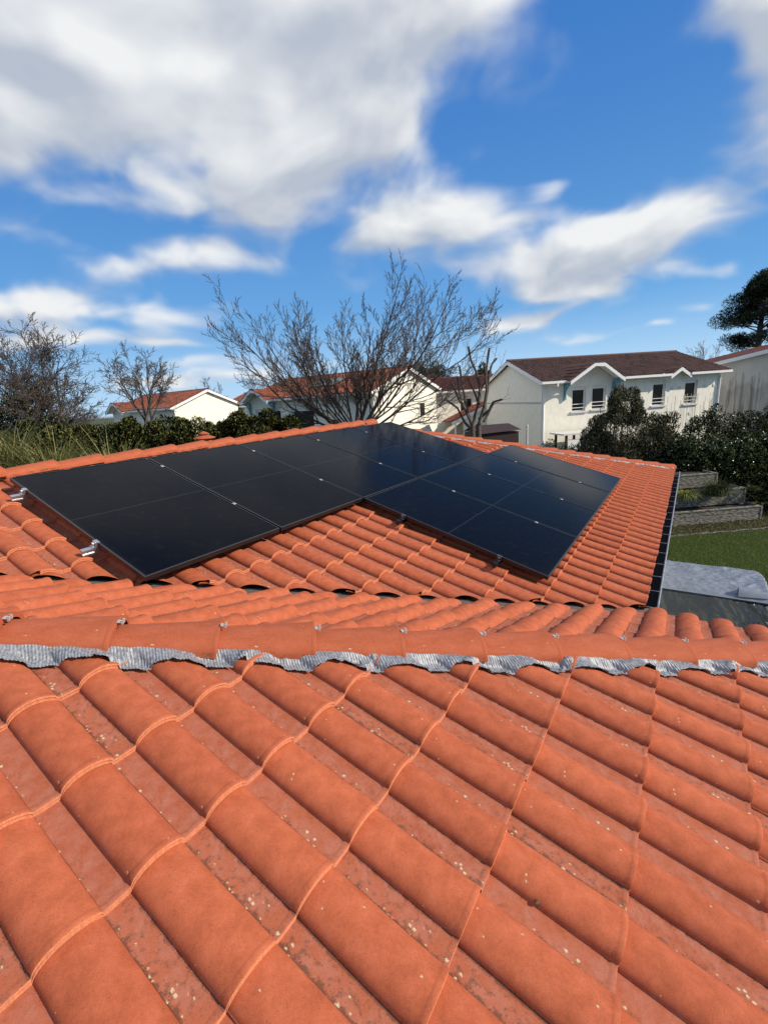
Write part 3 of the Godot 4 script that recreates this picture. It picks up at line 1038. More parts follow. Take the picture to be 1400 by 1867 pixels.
func dormer(h: Node3D, xl: float, xr: float, y0: float, peak: float, z: float, zb: float, roof: Material, brackets: bool, clipped := 0.0) -> void:
	var xm := (xl + xr) / 2 - clipped * 0.35
	var xm2 := xm + clipped
	var line := [Vector2(xl, y0), Vector2(xm, peak), Vector2(xm2, peak - 0.03), Vector2(xr, y0)] if clipped > 0 else [Vector2(xl, y0), Vector2(xm, peak), Vector2(xr, y0)]
	var b := MB.new()
	var tk := 0.2
	for i in line.size() - 1:
		var p: Vector2 = line[i]
		var q: Vector2 = line[i + 1]
		b.quad(Vector3(p.x, p.y - tk, z + 0.03), Vector3(q.x, q.y - tk, z + 0.03), Vector3(q.x, q.y, z + 0.03), Vector3(p.x, p.y, z + 0.03))
		b.quad(Vector3(q.x, q.y - tk, z - 0.02), Vector3(p.x, p.y - tk, z - 0.02), Vector3(p.x, p.y, z - 0.02), Vector3(q.x, q.y, z - 0.02))
		b.quad(Vector3(p.x, p.y - tk, z - 0.02), Vector3(q.x, q.y - tk, z - 0.02), Vector3(q.x, q.y - tk, z + 0.03), Vector3(p.x, p.y - tk, z + 0.03))
	var df := part("dormer_board", b.mesh(), M.white, h)
	# wall behind the board
	var wl := MB.new()
	for i in line.size() - 1:
		var p: Vector2 = line[i]
		var q: Vector2 = line[i + 1]
		wl.quad(Vector3(p.x, y0 - 0.3, 0.004), Vector3(q.x, y0 - 0.3, 0.004), Vector3(q.x, q.y - 0.06, 0.004), Vector3(p.x, p.y - 0.06, 0.004))
	part("dormer_wall", wl.mesh(), M.stucco, h)
	for i in line.size() - 1:
		var p: Vector2 = line[i]
		var q: Vector2 = line[i + 1]
		if absf(p.y - q.y) < 0.1:
			var cap := MB.new()
			cap.box(Vector3(p.x, peak - 0.02, zb), Vector3(q.x, peak + 0.05, z + 0.05))
			part("dormer_ridge", cap.mesh(), roof, h)
			continue
		var lo := p if p.y < q.y else q
		var hi := q if p.y < q.y else p
		var m := roof_mb(Vector3(lo.x, lo.y + 0.03, z + 0.05), Vector3(lo.x, lo.y + 0.03, zb), Vector3(hi.x - lo.x, hi.y - lo.y, 0), 0.22, 0.36)
		part("dormer_roof", m.mesh(), roof, h)
		var un := MB.new()
		un.quad(Vector3(lo.x, lo.y - 0.03, z), Vector3(lo.x, lo.y - 0.03, 0.0), Vector3(hi.x, hi.y - 0.03, 0.0), Vector3(hi.x, hi.y - 0.03, z))
		part("dormer_soffit", un.mesh(), M.white, h)
	if brackets:
		for bx in [xl + 0.10, xr - 0.18]:
			var k := MB.new()
			k.box(Vector3(bx, y0 - 1.0, 0.005), Vector3(bx + 0.12, y0 - 0.08, 0.12))
			k.box(Vector3(bx + 0.001, y0 - 0.2, 0.12), Vector3(bx + 0.119, y0 - 0.08, z - 0.05))
			var arc := PackedVector3Array()
			for i in 7:
				var a := PI / 2 * i / 6.0
				arc.append(Vector3(bx + 0.06, y0 - 0.15 - (z - 0.12) * 0.95 * (1 - sin(a)), 0.10 + (z - 0.22) * (1 - cos(a))))
			k.tube(arc, PackedFloat32Array([0.05, 0.05, 0.05, 0.05, 0.05, 0.05, 0.05]), 6)
			part("bracket", k.mesh(), M.blue_paint, h)

func build_neighbours() -> void:
	# cream house on the right
	var t := deg_to_rad(10)
	var h := gable_house("cream_house", "two-storey cream house with brown tiled roof and blue brackets under its front gable", at(9.16, 0, -25.7, t), 11.5, 7.5, 5.0, 6.42, M.stucco, M.roof_brown,
		[[1.86, 3.36, 2.70, 4.70], [3.10, 3.40, 3.96, 4.72], [7.00, 3.34, 7.84, 4.70], [9.15, 3.30, 10.0, 4.66]], [[1.24, 4.46], [7.76, 9.04]])
	dormer(h, 1.20, 4.50, 5.03, 5.93, 0.82, -2.4, M.roof_brown, true, 0.55)
	dormer(h, 7.72, 9.08, 4.99, 5.42, 0.46, -1.0, M.roof_brown, false)
	var dp := MB.new()
	dp.tube(PackedVector3Array([Vector3(0.07, 0, 0.06), Vector3(0.07, 4.95, 0.06)]), PackedFloat32Array([0.05, 0.05]), 8)
	part("downpipe", dp.mesh(), M.white, h)
	dp = MB.new()
	dp.tube(PackedVector3Array([Vector3(11.44, 0, 0.06), Vector3(11.44, 4.8, 0.06)]), PackedFloat32Array([0.06, 0.06]), 8)
	part("downpipe", dp.mesh(), M.white, h)
	dp = MB.new()
	dp.box(Vector3(0.6, 4.80, 0.40), Vector3(0.68, 5.02, 0.54))
	part("gutter_outlet", dp.mesh(), M.white, h)
	for q in [[8.25, 4.28], [8.78, 4.27], [10.44, 4.27], [11.12, 4.27], [9.63, 2.72]]:
		var v := MB.new()
		v.box(Vector3(q[0] - 0.08, q[1] - 0.08, 0.002), Vector3(q[0] + 0.08, q[1] + 0.08, 0.025))
		part("air_grille", v.mesh(), M.offwhite, h)
	var band := MB.new()
	band.box(Vector3(-0.022, 3.92, -7.4), Vector3(-0.002, 4.02, -0.05))
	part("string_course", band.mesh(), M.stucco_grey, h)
	for k in 1:
		var rs := MB.new()   # streaks of algae below the right window, as thin films of growth on the render
		for i in 26:
			var sx := rng.randf_range(8.0, 11.3)
			var y1 := rng.randf_range(2.9, 3.9)
			var ln := rng.randf_range(0.6, 2.2)
			var wd := rng.randf_range(0.015, 0.05)
			rs.quad(Vector3(sx, y1 - ln, 0.003 + i * 0.00005), Vector3(sx + wd * 0.6, y1 - ln, 0.003 + i * 0.00005), Vector3(sx + wd, y1, 0.003 + i * 0.00005), Vector3(sx, y1, 0.003 + i * 0.00005))
		part("algae_streaks", rs.mesh(), mat(0.50, 0.46, 0.37, 0.95), h).set_meta("kind", "stuff")
	# garden shelter in front of its left corner
	var sh := thing("garden_shelter", "small white garden shelter with dark posts against the cream house", "shelter", at(9.9, 0, -24.2, t))
	for q in [0.0, 1.1, 2.2]:
		for z in [0.0, -1.0]:
			var m := MB.new()
			m.box(Vector3(q, 0, z), Vector3(q + 0.1, 2.25, z + 0.1))
			part("post", m.mesh(), M.dark, sh)
	var m := MB.new()
	m.box(Vector3(-0.2, 2.252, -1.2), Vector3(2.6, 2.33, 0.2))
	part("roof_panel", m.mesh(), M.offwhite, sh)
	m = MB.new()
	m.box(Vector3(0.105, 0.2, -0.02), Vector3(1.095, 2.0, 0.02))
	part("side_panel", m.mesh(), M.white, sh)
	# dark shed left of it
	var sd := thing("garden_shed", "low dark maroon shed beside the cream house's grey gable", "shed", at(4.7, 0, -21.4, 0.12))
	m = MB.new()
	m.box(Vector3(0, 0, -2.2), Vector3(1.95, 2.86, 0))
	part("wall", m.mesh(), M.shed, sd)
	m = MB.new()
	m.quad(Vector3(-0.1, 2.865, 0.1), Vector3(2.05, 2.95, 0.1), Vector3(1.9, 3.2, -1.1), Vector3(0.1, 3.2, -1.1))
	m.quad(Vector3(1.9, 3.2, -1.1), Vector3(2.05, 2.95, -2.3), Vector3(-0.1, 2.865, -2.3), Vector3(0.1, 3.2, -1.1))
	part("roof_panel", m.mesh(), M.shed, sd)
	m = MB.new()
	m.tube(PackedVector3Array([Vector3(0, 0, 0), Vector3(0, 3.02, 0)]), PackedFloat32Array([0.045, 0.045]), 8)
	m.lathe(PackedVector2Array([Vector2(0.0, 3.06), Vector2(0.06, 3.05), Vector2(0.06, 3.0), Vector2(0.045, 3.0)]), 8)
	tag(part("vent_pipe", m.mesh(), M.offwhite, self, at(7.35, 0, -22.6)), "pale standing pipe beside the dark shed", "pipe")
	# house behind the bare tree
	t = deg_to_rad(-32)
	var mw := 10.9
	var bx := Basis(Vector3.UP, t)
	var corner := Vector3(-0.2, 0, -28)
	h = gable_house("orange_roofed_house", "orange-roofed white house behind the big bare tree, its right gable sunlit", Transform3D(bx, corner - bx * Vector3(mw, 0, 0)), mw, 9.0, 5.15, 6.62, M.stucco_white, M.roof_orange,
		[[0.9, 3.2, 1.7, 4.6], [2.5, 3.2, 3.3, 4.6], [4.3, 2.6, 6.2, 4.5]], [[0.34, 2.86]])
	dormer(h, 0.3, 2.9, 5.15, 5.95, 0.8, -2.0, M.roof_orange, true, 0.4)
	m = MB.new()
	m.box(Vector3(mw + 0.003, 3.4, -6.9), Vector3(mw + 0.03, 4.3, -6.2))
	part("side_window", m.mesh(), M.glass, h)
	m = MB.new()
	m.box(Vector3(mw * 0.72, 6.02, -2.6), Vector3(mw * 0.9, 6.1, -1.2), Transform3D(Basis(Vector3.RIGHT, 0.29), Vector3(0, -0.45, 1.72)))
	part("skylight_panel", m.mesh(), M.glass, h)
	# low house farther left
	corner = Vector3(-17.35, 0, -40)
	h = gable_house("orange_roofed_house", "far white-gabled house with orange roof above the left hedge", Transform3D(bx, corner - bx * Vector3(9.6, 0, 0)), 9.6, 7.0, 5.1, 6.55, M.stucco_white, M.roof_orange, [[6.0, 3.2, 6.9, 4.5]], [[0.24, 2.96]])
	dormer(h, 0.2, 3.0, 5.1, 6.0, 0.8, -2.0, M.roof_orange, false, 0.4)
	# slope of another roof peeping out between them
	corner = Vector3(-14.2, 0, -47)
	h = gable_house("orange_roofed_house", "distant strip of orange roof between the two orange-roofed houses", Transform3D(bx, corner - bx * Vector3(2, 0, 0)), 8.0, 7.0, 4.9, 6.2, M.stucco_white, M.roof_orange, [])
	# house behind the pollarded tree
	t = deg_to_rad(8)
	h = gable_house("brown_roofed_house", "cream house with brown roof and lean-to behind the pollarded tree", at(3.6, 0, -36, t), 7.5, 7.5, 4.92, 6.0, M.stucco, M.roof_red, [[3.0, 3.0, 4.0, 4.5]])
	var bxx := Basis(Vector3.UP, t)
	m = roof_mb(Vector3(1.6, 2.75, 2.4), Vector3(1.6, 2.75, -0.1), Vector3(3.0, 1.25, 0))
	part("lean_to_roof", m.mesh(), M.roof_orange, h)
	m = MB.new()
	m.bar(Vector3(1.5, 2.62, 2.45), Vector3(4.7, 3.95, 2.45), 0.05, 0.22)
	part("lean_to_board", m.mesh(), M.white, h)
	m = MB.new()
	m.quad(Vector3(2.4, 0, 2.3), Vector3(4.6, 0, 2.3), Vector3(4.6, 3.7, 2.3), Vector3(2.4, 2.9, 2.3))
	m.quad(Vector3(4.6, 0, 2.3), Vector3(4.6, 0, 0), Vector3(4.6, 3.7, 0), Vector3(4.6, 3.7, 2.3))
	part("lean_to_wall", m.mesh(), M.stucco_white, h)
	m = MB.new()
	m.box(Vector3(1.75, 0, 2.28), Vector3(1.85, 2.75, 2.38))
	part("lean_to_post", m.mesh(), M.white, h)
	# stained building at the right edge
	t = deg_to_rad(-18)
	bx = Basis(Vector3.UP, t)
	var rb := thing("stained_building", "tall grey-beige rendered gable streaked with dark stains at the right edge", "building", Transform3D(bx, Vector3(20.0, 0, -31.2)))
	m = MB.new()
	var pk := Vector2(8.6, 6.75)
	var p5 := [Vector2(0, 0), Vector2(16, 0), Vector2(16, 5.0), pk, Vector2(0, 5.05)]
	for i in range(1, 4):
		var a: Vector2 = p5[0]
		var b: Vector2 = p5[i]
		var c: Vector2 = p5[i + 1]
		m.tri(Vector3(a.x, a.y, 0), Vector3(b.x, b.y, 0), Vector3(c.x, c.y, 0), Vector2(a.x / 16, 1 - a.y / 7), Vector2(b.x / 16, 1 - b.y / 7), Vector2(c.x / 16, 1 - c.y / 7))
	var im := Image.create(768, 256, false, Image.FORMAT_RGB8)
	var sn1 := noise(0.06, 71, 4)
	var sn2 := noise(0.02, 72, 3)
	for y in 256:
		for x in 768:
			var hgt := (1.0 - y / 256.0) * 7.0
			var c := Color(0.53, 0.50, 0.44) * (1.0 + 0.1 * sn2.get_noise_2d(x, y))
			var start := 4.6 + 1.2 * sn1.get_noise_2d(x * 0.8, 3.0) + (0.6 if x > 330 else 0.0)
			var streak := smoothstep(-0.15, 0.35, sn1.get_noise_2d(x * 1.3, y * 0.05 + 60.0)) * smoothstep(start + 0.12, start - 0.25, hgt + sn1.get_noise_2d(x * 3.0, y) * 0.4)
			var film := smoothstep(4.2, 3.9, hgt + sn2.get_noise_2d(x, 9.0) * 0.5) * 0.45 * (0.7 + 0.5 * sn1.get_noise_2d(x, y * 0.3))
			c = c.lerp(Color(0.16, 0.135, 0.125), clampf(streak * 0.6 + film, 0.0, 0.85))
			im.set_pixel(x, y, c.linear_to_srgb())
	var stain := StandardMaterial3D.new()
	stain.albedo_texture = ImageTexture.create_from_image(im)
	stain.roughness = 0.92
	part("wall", m.mesh(), stain, rb)
	m = MB.new()
	m.quad(Vector3(0, 0, -9), Vector3(0, 0, 0), Vector3(0, 5.05, 0), Vector3(0, 5.05, -9))
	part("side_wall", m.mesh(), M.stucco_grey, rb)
	m = MB.new()
	m.bar(Vector3(-0.5, 5.0, 0.32), Vector3(pk.x, pk.y + 0.06, 0.32), 0.05, 0.22)
	part("barge_board", m.mesh(), M.white, rb)
	m = MB.new()
	m.bar(Vector3(pk.x, pk.y + 0.06, 0.32), Vector3(16.5, 4.95, 0.32), 0.05, 0.22)
	part("barge_board", m.mesh(), M.white, rb)
	part("roof_slope", roof_mb(Vector3(-0.5, 5.06, 0.34), Vector3(-0.5, 5.06, -9.4), Vector3(pk.x + 0.5, pk.y - 5.06 + 0.1, 0), 0.30, 0.5).mesh(), M.roof_red, rb)
	part("roof_slope", roof_mb(Vector3(16.5, 5.0, -9.4), Vector3(16.5, 5.0, 0.34), Vector3(pk.x - 16.5, pk.y - 5.0 + 0.1, 0), 0.30, 0.5).mesh(), M.roof_red, rb)


# ---------------------------------------------------------------- bare trees
func limb(thick: MB, thin: MB, p0: Vector3, dir: Vector3, length: float, r0: float, r1: float, level: int, o: Dictionary) -> void:
	var n := 6 if level == 0 else (5 if level == 1 else 3)
	var pts := PackedVector3Array([p0])
	var rad := PackedFloat32Array([r0])
	var d := dir.normalized()
	var p := p0
	for i in n:
		var f := (i + 1.0) / n
		d = (d + Vector3(rng.randfn(0, o.wig), rng.randfn(0, o.wig), rng.randfn(0, o.wig)) + Vector3.UP * o.up * (0.5 + f)).normalized()
		p += d * length / n
		pts.append(p)
		rad.append(lerpf(r0, r1, f))
	var mb := thick if r0 > 0.022 else thin
	mb.tube(pts, rad, 7 if r0 > 0.06 else (5 if r0 > 0.02 else 3))
	if level >= o.levels:
		return
	var kids: int = o.kids[level]
	for k in kids:
		var f := 0.22 + 0.78 * (k + rng.randf()) / kids
		var idx := mini(int(f * n), n - 1)
		var q := pts[idx].lerp(pts[idx + 1], f * n - idx)
		var axis := (pts[idx + 1] - pts[idx]).normalized()
		var side := axis.cross(Vector3(rng.randfn(), rng.randfn(), rng.randfn())).normalized()
		var ang := rng.randf_range(o.spread * 0.55, o.spread * 1.25)
		var nd := axis * cos(ang) + side * sin(ang)
		var rr := lerpf(r0, r1, f)
		limb(thick, thin, q, nd, length * o.shrink * rng.randf_range(0.6, 1.15) * (1.15 - 0.45 * f), maxf(rr * 0.62, o.least), o.least, level + 1, o)

func bare_tree(called: String, label: String, base: Vector3, trunk_top: Vector3, r: float, limbs: Array, o: Dictionary, bark: Material, twig: Material) -> void:
	var tree := thing(called, label, "tree", Transform3D(Basis(), base))
	var tr := MB.new()
	var tt := trunk_top - base
	tr.tube(PackedVector3Array([Vector3.ZERO, tt * 0.3 + Vector3(0.03, 0, 0), tt * 0.7, tt]), PackedFloat32Array([r * 1.35, r * 1.05, r, r * 0.85]), 10)
	var thin := MB.new()
	var thick := MB.new()
	for l in limbs:
		var e: Vector3 = l[0] - base
		var s := tt + Vector3(rng.randfn(0, 0.04), rng.randf_range(-0.3, 0.1), rng.randfn(0, 0.04))
		var v := e - s
		var d: Vector3 = (v.normalized() - Vector3.UP * o.up * 1.9 + Vector3(rng.randfn(0, 0.05), 0, rng.randfn(0, 0.05)))
		limb(thick, thin, s, d, v.length() * o.get("reach", 0.86), l[1] * o.get("slim", 0.8), maxf(l[1] * 0.12, o.least), 0, o)
	part("trunk", tr.mesh(), bark, tree)
	if thick.v.size() < 1500:   # a far tree: its few limbs belong to the crown
		thin.add(thick)
	else:
		part("branches", thick.mesh(), bark, tree)
	if not thin.v.is_empty():
		var tw := part("crown", thin.mesh(), twig, tree)
		tw.set_meta("label", "leafless twigs")

func crown_limbs(ends: Array, z: float, r: float) -> Array:   # limb tips spread round the crown
	var out := []
	for e in ends:
		out.append([Vector3(e[0], e[1], z + rng.randf_range(-1.6, 1.6)), r * rng.randf_range(0.6, 1.1)])
	return out

func build_bare_trees() -> void:
	rng.seed = 7
	bare_tree("bare_tree", "large leafless spreading tree standing behind the roof ridge, centre", Vector3(-0.9, 0, -17), Vector3(-0.8, 3.6, -17), 0.24,
		crown_limbs([[-6.3, 6.2], [-5.8, 6.9], [-5.0, 7.3], [-4.2, 7.5], [-3.4, 7.6], [-2.6, 8.0], [-1.8, 8.3], [-1.0, 7.8], [-0.2, 7.6], [0.6, 8.2], [1.2, 8.9], [1.9, 8.6], [2.6, 8.6], [3.3, 8.0], [4.0, 7.3], [4.7, 6.8], [-4.9, 5.8], [3.9, 5.9], [-3.0, 6.3], [2.2, 6.4], [-0.6, 6.4], [-1.6, 6.9], [0.9, 7.0]], -17.0, 0.095),
		{wig = 0.10, up = 0.085, levels = 3, kids = [12, 8, 5], spread = 0.62, shrink = 0.40, least = 0.0060, reach = 0.86, slim = 0.62}, M.bark, M.twig)
	bare_tree("bare_tree", "leafless bushy tree at the left edge above dark evergreens", Vector3(-11.6, 0, -15.6), Vector3(-11.5, 3.7, -15.6), 0.2,
		crown_limbs([[-15.2, 7.0], [-14.4, 7.6], [-13.6, 7.9], [-12.9, 8.1], [-12.2, 7.9], [-11.4, 8.0], [-10.7, 8.0], [-10.0, 7.8], [-9.3, 7.4], [-8.8, 6.8], [-8.4, 6.1], [-13.6, 6.2], [-12.4, 6.6], [-11.2, 6.4], [-10.0, 6.2], [-9.2, 5.6], [-14.0, 5.4]], -15.6, 0.075),
		{wig = 0.13, up = 0.015, levels = 3, kids = [14, 9, 6], spread = 0.8, shrink = 0.45, least = 0.0060, reach = 0.80, slim = 0.65}, M.bark, M.twig)
	bare_tree("bare_tree", "smaller leafless tree between the left tree and the far orange house", Vector3(-8.6, 0, -17.5), Vector3(-8.7, 4.6, -17.5), 0.09,
		[[Vector3(-9.2, 7.2, -17.5), 0.05], [Vector3(-8.4, 7.3, -17.8), 0.05], [Vector3(-7.8, 6.8, -17.2), 0.05], [Vector3(-9.9, 6.6, -17.4), 0.045], [Vector3(-7.4, 6.1, -17.6), 0.04]],
		{wig = 0.13, up = 0.02, levels = 3, kids = [11, 7, 5], spread = 0.75, shrink = 0.45, least = 0.0055}, M.bark, M.twig)
	bare_tree("weeping_birch", "hazy leafless birch far behind the left tree", Vector3(-16.5, 0, -34), Vector3(-16.4, 6.0, -34), 0.14,
		[[Vector3(-17.8, 8.6, -34), 0.06], [Vector3(-16.6, 9.3, -34), 0.06], [Vector3(-15.4, 8.5, -34), 0.06], [Vector3(-14.6, 7.4, -34), 0.05], [Vector3(-18.6, 7.6, -34), 0.05]],
		{wig = 0.10, up = -0.02, levels = 3, kids = [12, 8, 5], spread = 0.6, shrink = 0.45, least = 0.008}, M.twig, M.twig)
	for q in [[-21.0, -60.0, 9.0, "faint leafless treetop just left of the far white gable"], [-15.5, -62.0, 9.4, "faint leafless treetop just right of the far white gable"], [-12.5, -60.0, 9.0, "faint leafless treetop at the big tree's left side"], [42.5, -60.0, 9.2, "faint leafless treetop above the cream house's right end"]]:
		var b := Vector3(q[0], 0, q[1])
		bare_tree("bare_tree", q[3], b, b + Vector3(0, 5.0, 0), 0.12, [[b + Vector3(-2.0, q[2] - 0.9, 0), 0.05], [b + Vector3(-0.8, q[2], 0.3), 0.06], [b + Vector3(0.7, q[2] - 0.2, 0), 0.06], [b + Vector3(1.9, q[2] - 0.8, 0), 0.05]],
			{wig = 0.10, up = 0.02, levels = 2, kids = [9, 6], spread = 0.6, shrink = 0.45, least = 0.014}, M.twig, M.twig)
	# pollarded tree: stubby limbs cut back hard
	var tree := thing("pollarded_tree", "pollarded tree with stubby cut limbs left of the cream house", "tree", at(3.95, 0, -19))
	var defs := [
		[[Vector3(0, 0, 0), Vector3(-0.03, 2.6, 0), Vector3(-0.06, 3.4, 0.02)], 0.15, 0.11],
		[[Vector3(0.12, 0, 0.03), Vector3(0.22, 2.6, 0), Vector3(0.20, 3.5, 0)], 0.13, 0.10]]
	var tk := MB.new()
	for d in defs:
		tk.tube(PackedVector3Array(d[0]), PackedFloat32Array([d[1], lerpf(d[1], d[2], 0.6), d[2]]), 9)
	part("trunk", tk.mesh(), M.bark_grey, tree)
	var limbs := [
		[[-0.06, 3.35], [-0.22, 4.0], [-0.30, 4.5], [-0.46, 5.1], [-0.52, 5.75]], [[-0.2, 4.0], [-0.55, 4.5], [-0.82, 5.1]], [[-0.06, 3.4], [0.08, 3.9], [0.20, 4.35], [0.05, 4.8], [-0.14, 5.2]],
		[[0.20, 4.35], [0.30, 5.0], [0.12, 5.6], [-0.06, 6.05], [-0.16, 6.45]], [[0.20, 3.5], [0.42, 4.2], [0.52, 4.8], [0.48, 5.4], [0.62, 5.85], [0.66, 6.35]], [[0.42, 4.2], [0.62, 4.8], [0.64, 5.45], [0.80, 5.85], [0.92, 5.98]],
		[[0.30, 3.7], [0.62, 4.05], [0.85, 4.35], [1.05, 4.42]], [[0.40, 3.6], [0.62, 3.9], [0.78, 4.25], [0.92, 4.3]], [[-0.05, 3.3], [-0.35, 3.6], [-0.62, 4.2], [-1.0, 4.5]], [[-0.06, 3.5], [-0.42, 4.3], [-0.6, 4.9], [-0.62, 5.35]], [[0.2, 4.3], [0.32, 4.75], [0.55, 5.2], [0.40, 5.7]]]
	for l in limbs:
		var mb := MB.new()
		var pts := PackedVector3Array()
		var rad := PackedFloat32Array()
		for i in l.size():
			pts.append(Vector3(l[i][0], l[i][1], rng.randfn(0, 0.12)))
			rad.append(lerpf(0.062, 0.032, i / (l.size() - 1.0)))
		pts.append(pts[-1] + (pts[-1] - pts[-2]).normalized() * 0.10)   # swollen knuckle at the cut
		rad[-1] = 0.046
		rad.append(0.042)
		mb.tube(pts, rad, 7)
		mb.lathe(PackedVector2Array([Vector2(0.0, 0.03), Vector2(0.034, 0.02), Vector2(0.046, 0.0), Vector2(0.026, -0.04)]), 7, Transform3D(Basis(), pts[-1]))
		part("cut_limb", mb.mesh(), M.bark_grey, tree)
	var whips := MB.new()
	for k in 26:
		var s := Vector3(rng.randf_range(-0.6, 0.8), rng.randf_range(4.2, 6.0), rng.randfn(0, 0.1))
		limb(whips, whips, s, Vector3(rng.randfn(0, 0.8), 1, rng.randfn(0, 0.5)), rng.randf_range(0.5, 1.1), 0.009, 0.005, 2, {wig = 0.1, up = 0.04, levels = 3, kids = [3, 3, 3], spread = 0.7, shrink = 0.5, least = 0.005})
	part("crown", whips.mesh(), M.twig, tree)


# ---------------------------------------------------------------- evergreens
func leaves(mb: MB, blobs: Array, count: int, len_: float, wid: float, c0: Color, c1: Color, shell := 0.55, upward := 0.3) -> void:
	var total := 0.0
	for b in blobs:
		total += b[1].x * b[1].y + b[1].y * b[1].z + b[1].x * b[1].z
	for b in blobs:
		var rr: Vector3 = b[1]
		var n := int(count * (rr.x * rr.y + rr.y * rr.z + rr.x * rr.z) / total)
		for i in n:
			var d := Vector3(rng.randfn(), rng.randfn(), rng.randfn()).normalized()
			var q: float = shell + (1.04 - shell) * pow(rng.randf(), 0.6)
			var p: Vector3 = b[0] + d * rr * q
			if p.y < 0.02:
				continue
			var ax := (d + Vector3(rng.randfn(), rng.randfn() + upward * 2.0, rng.randfn()) * 0.7).normalized()
			var sd := ax.cross(Vector3(rng.randfn(), rng.randfn(), rng.randfn())).normalized()
			var l := len_ * rng.randf_range(0.6, 1.3)
			var w := wid * rng.randf_range(0.7, 1.2)
			mb.col = c0.lerp(c1, rng.randf())
			var nn := ax.cross(sd)
			if nn.dot(d + Vector3.UP * 0.5) < 0:
				nn = -nn
			var a := p
			var tip := p + ax * l
			var m := p + ax * l * 0.45 + nn * w * 0.12
			mb.vert(a, nn, Vector2.ZERO); mb.vert(m + sd * w / 2, (nn + sd * 0.3).normalized(), Vector2.ZERO); mb.vert(tip, nn, Vector2.ZERO)
			mb.vert(a, nn, Vector2.ZERO); mb.vert(tip, nn, Vector2.ZERO); mb.vert(m - sd * w / 2, (nn - sd * 0.3).normalized(), Vector2.ZERO)

func clumps(blobs: Array, per: int, size: float) -> Array:   # breaks big blobs into lobes of uneven size
	var out := []
	for b in blobs:
		var r: Vector3 = b[1]
		out.append([b[0], r * 0.80])
		for i in per:
			var d := Vector3(rng.randfn(), rng.randfn() * 0.8 + 0.25, rng.randfn()).normalized()
			var s := rng.randf_range(0.5, 1.15) * size
			out.append([b[0] + d * r * rng.randf_range(0.68, 1.0), Vector3(s, s * rng.randf_range(0.7, 1.5), s)])
	return out

func shrub(called: String, label: String, category: String, base: Vector3, blobs: Array, count: int, len_: float, wid: float, c0: Color, c1: Color, per := 10, size := 0.3, upward := 0.3, stems := 4) -> Node3D:
	var o := thing(called, label, category, Transform3D(Basis(), base))
	var loc := []
	for b in blobs:
		loc.append([b[0] - base, b[1]])
	var st := MB.new()
	for b in loc:
		for k in stems:
			var e: Vector3 = b[0] + Vector3(rng.randfn(), rng.randf(), rng.randfn()) * b[1] * 0.5
			var s := Vector3(b[0].x + rng.randfn(0, 0.1), 0, b[0].z + rng.randfn(0, 0.1))
			st.tube(PackedVector3Array([s, s.lerp(e, 0.5) + Vector3(rng.randfn(0, 0.08), 0, rng.randfn(0, 0.08)), e]), PackedFloat32Array([0.04, 0.028, 0.012]), 5)
	part("stem", st.mesh(), M.bark, o)
	var mb := MB.new()
	leaves(mb, clumps(loc, per, size), count, len_, wid, c0, c1, 0.5, upward)
	part("foliage", mb.mesh(), M.leaf_glossy if category == "hedge" else M.leaf, o)
	return o

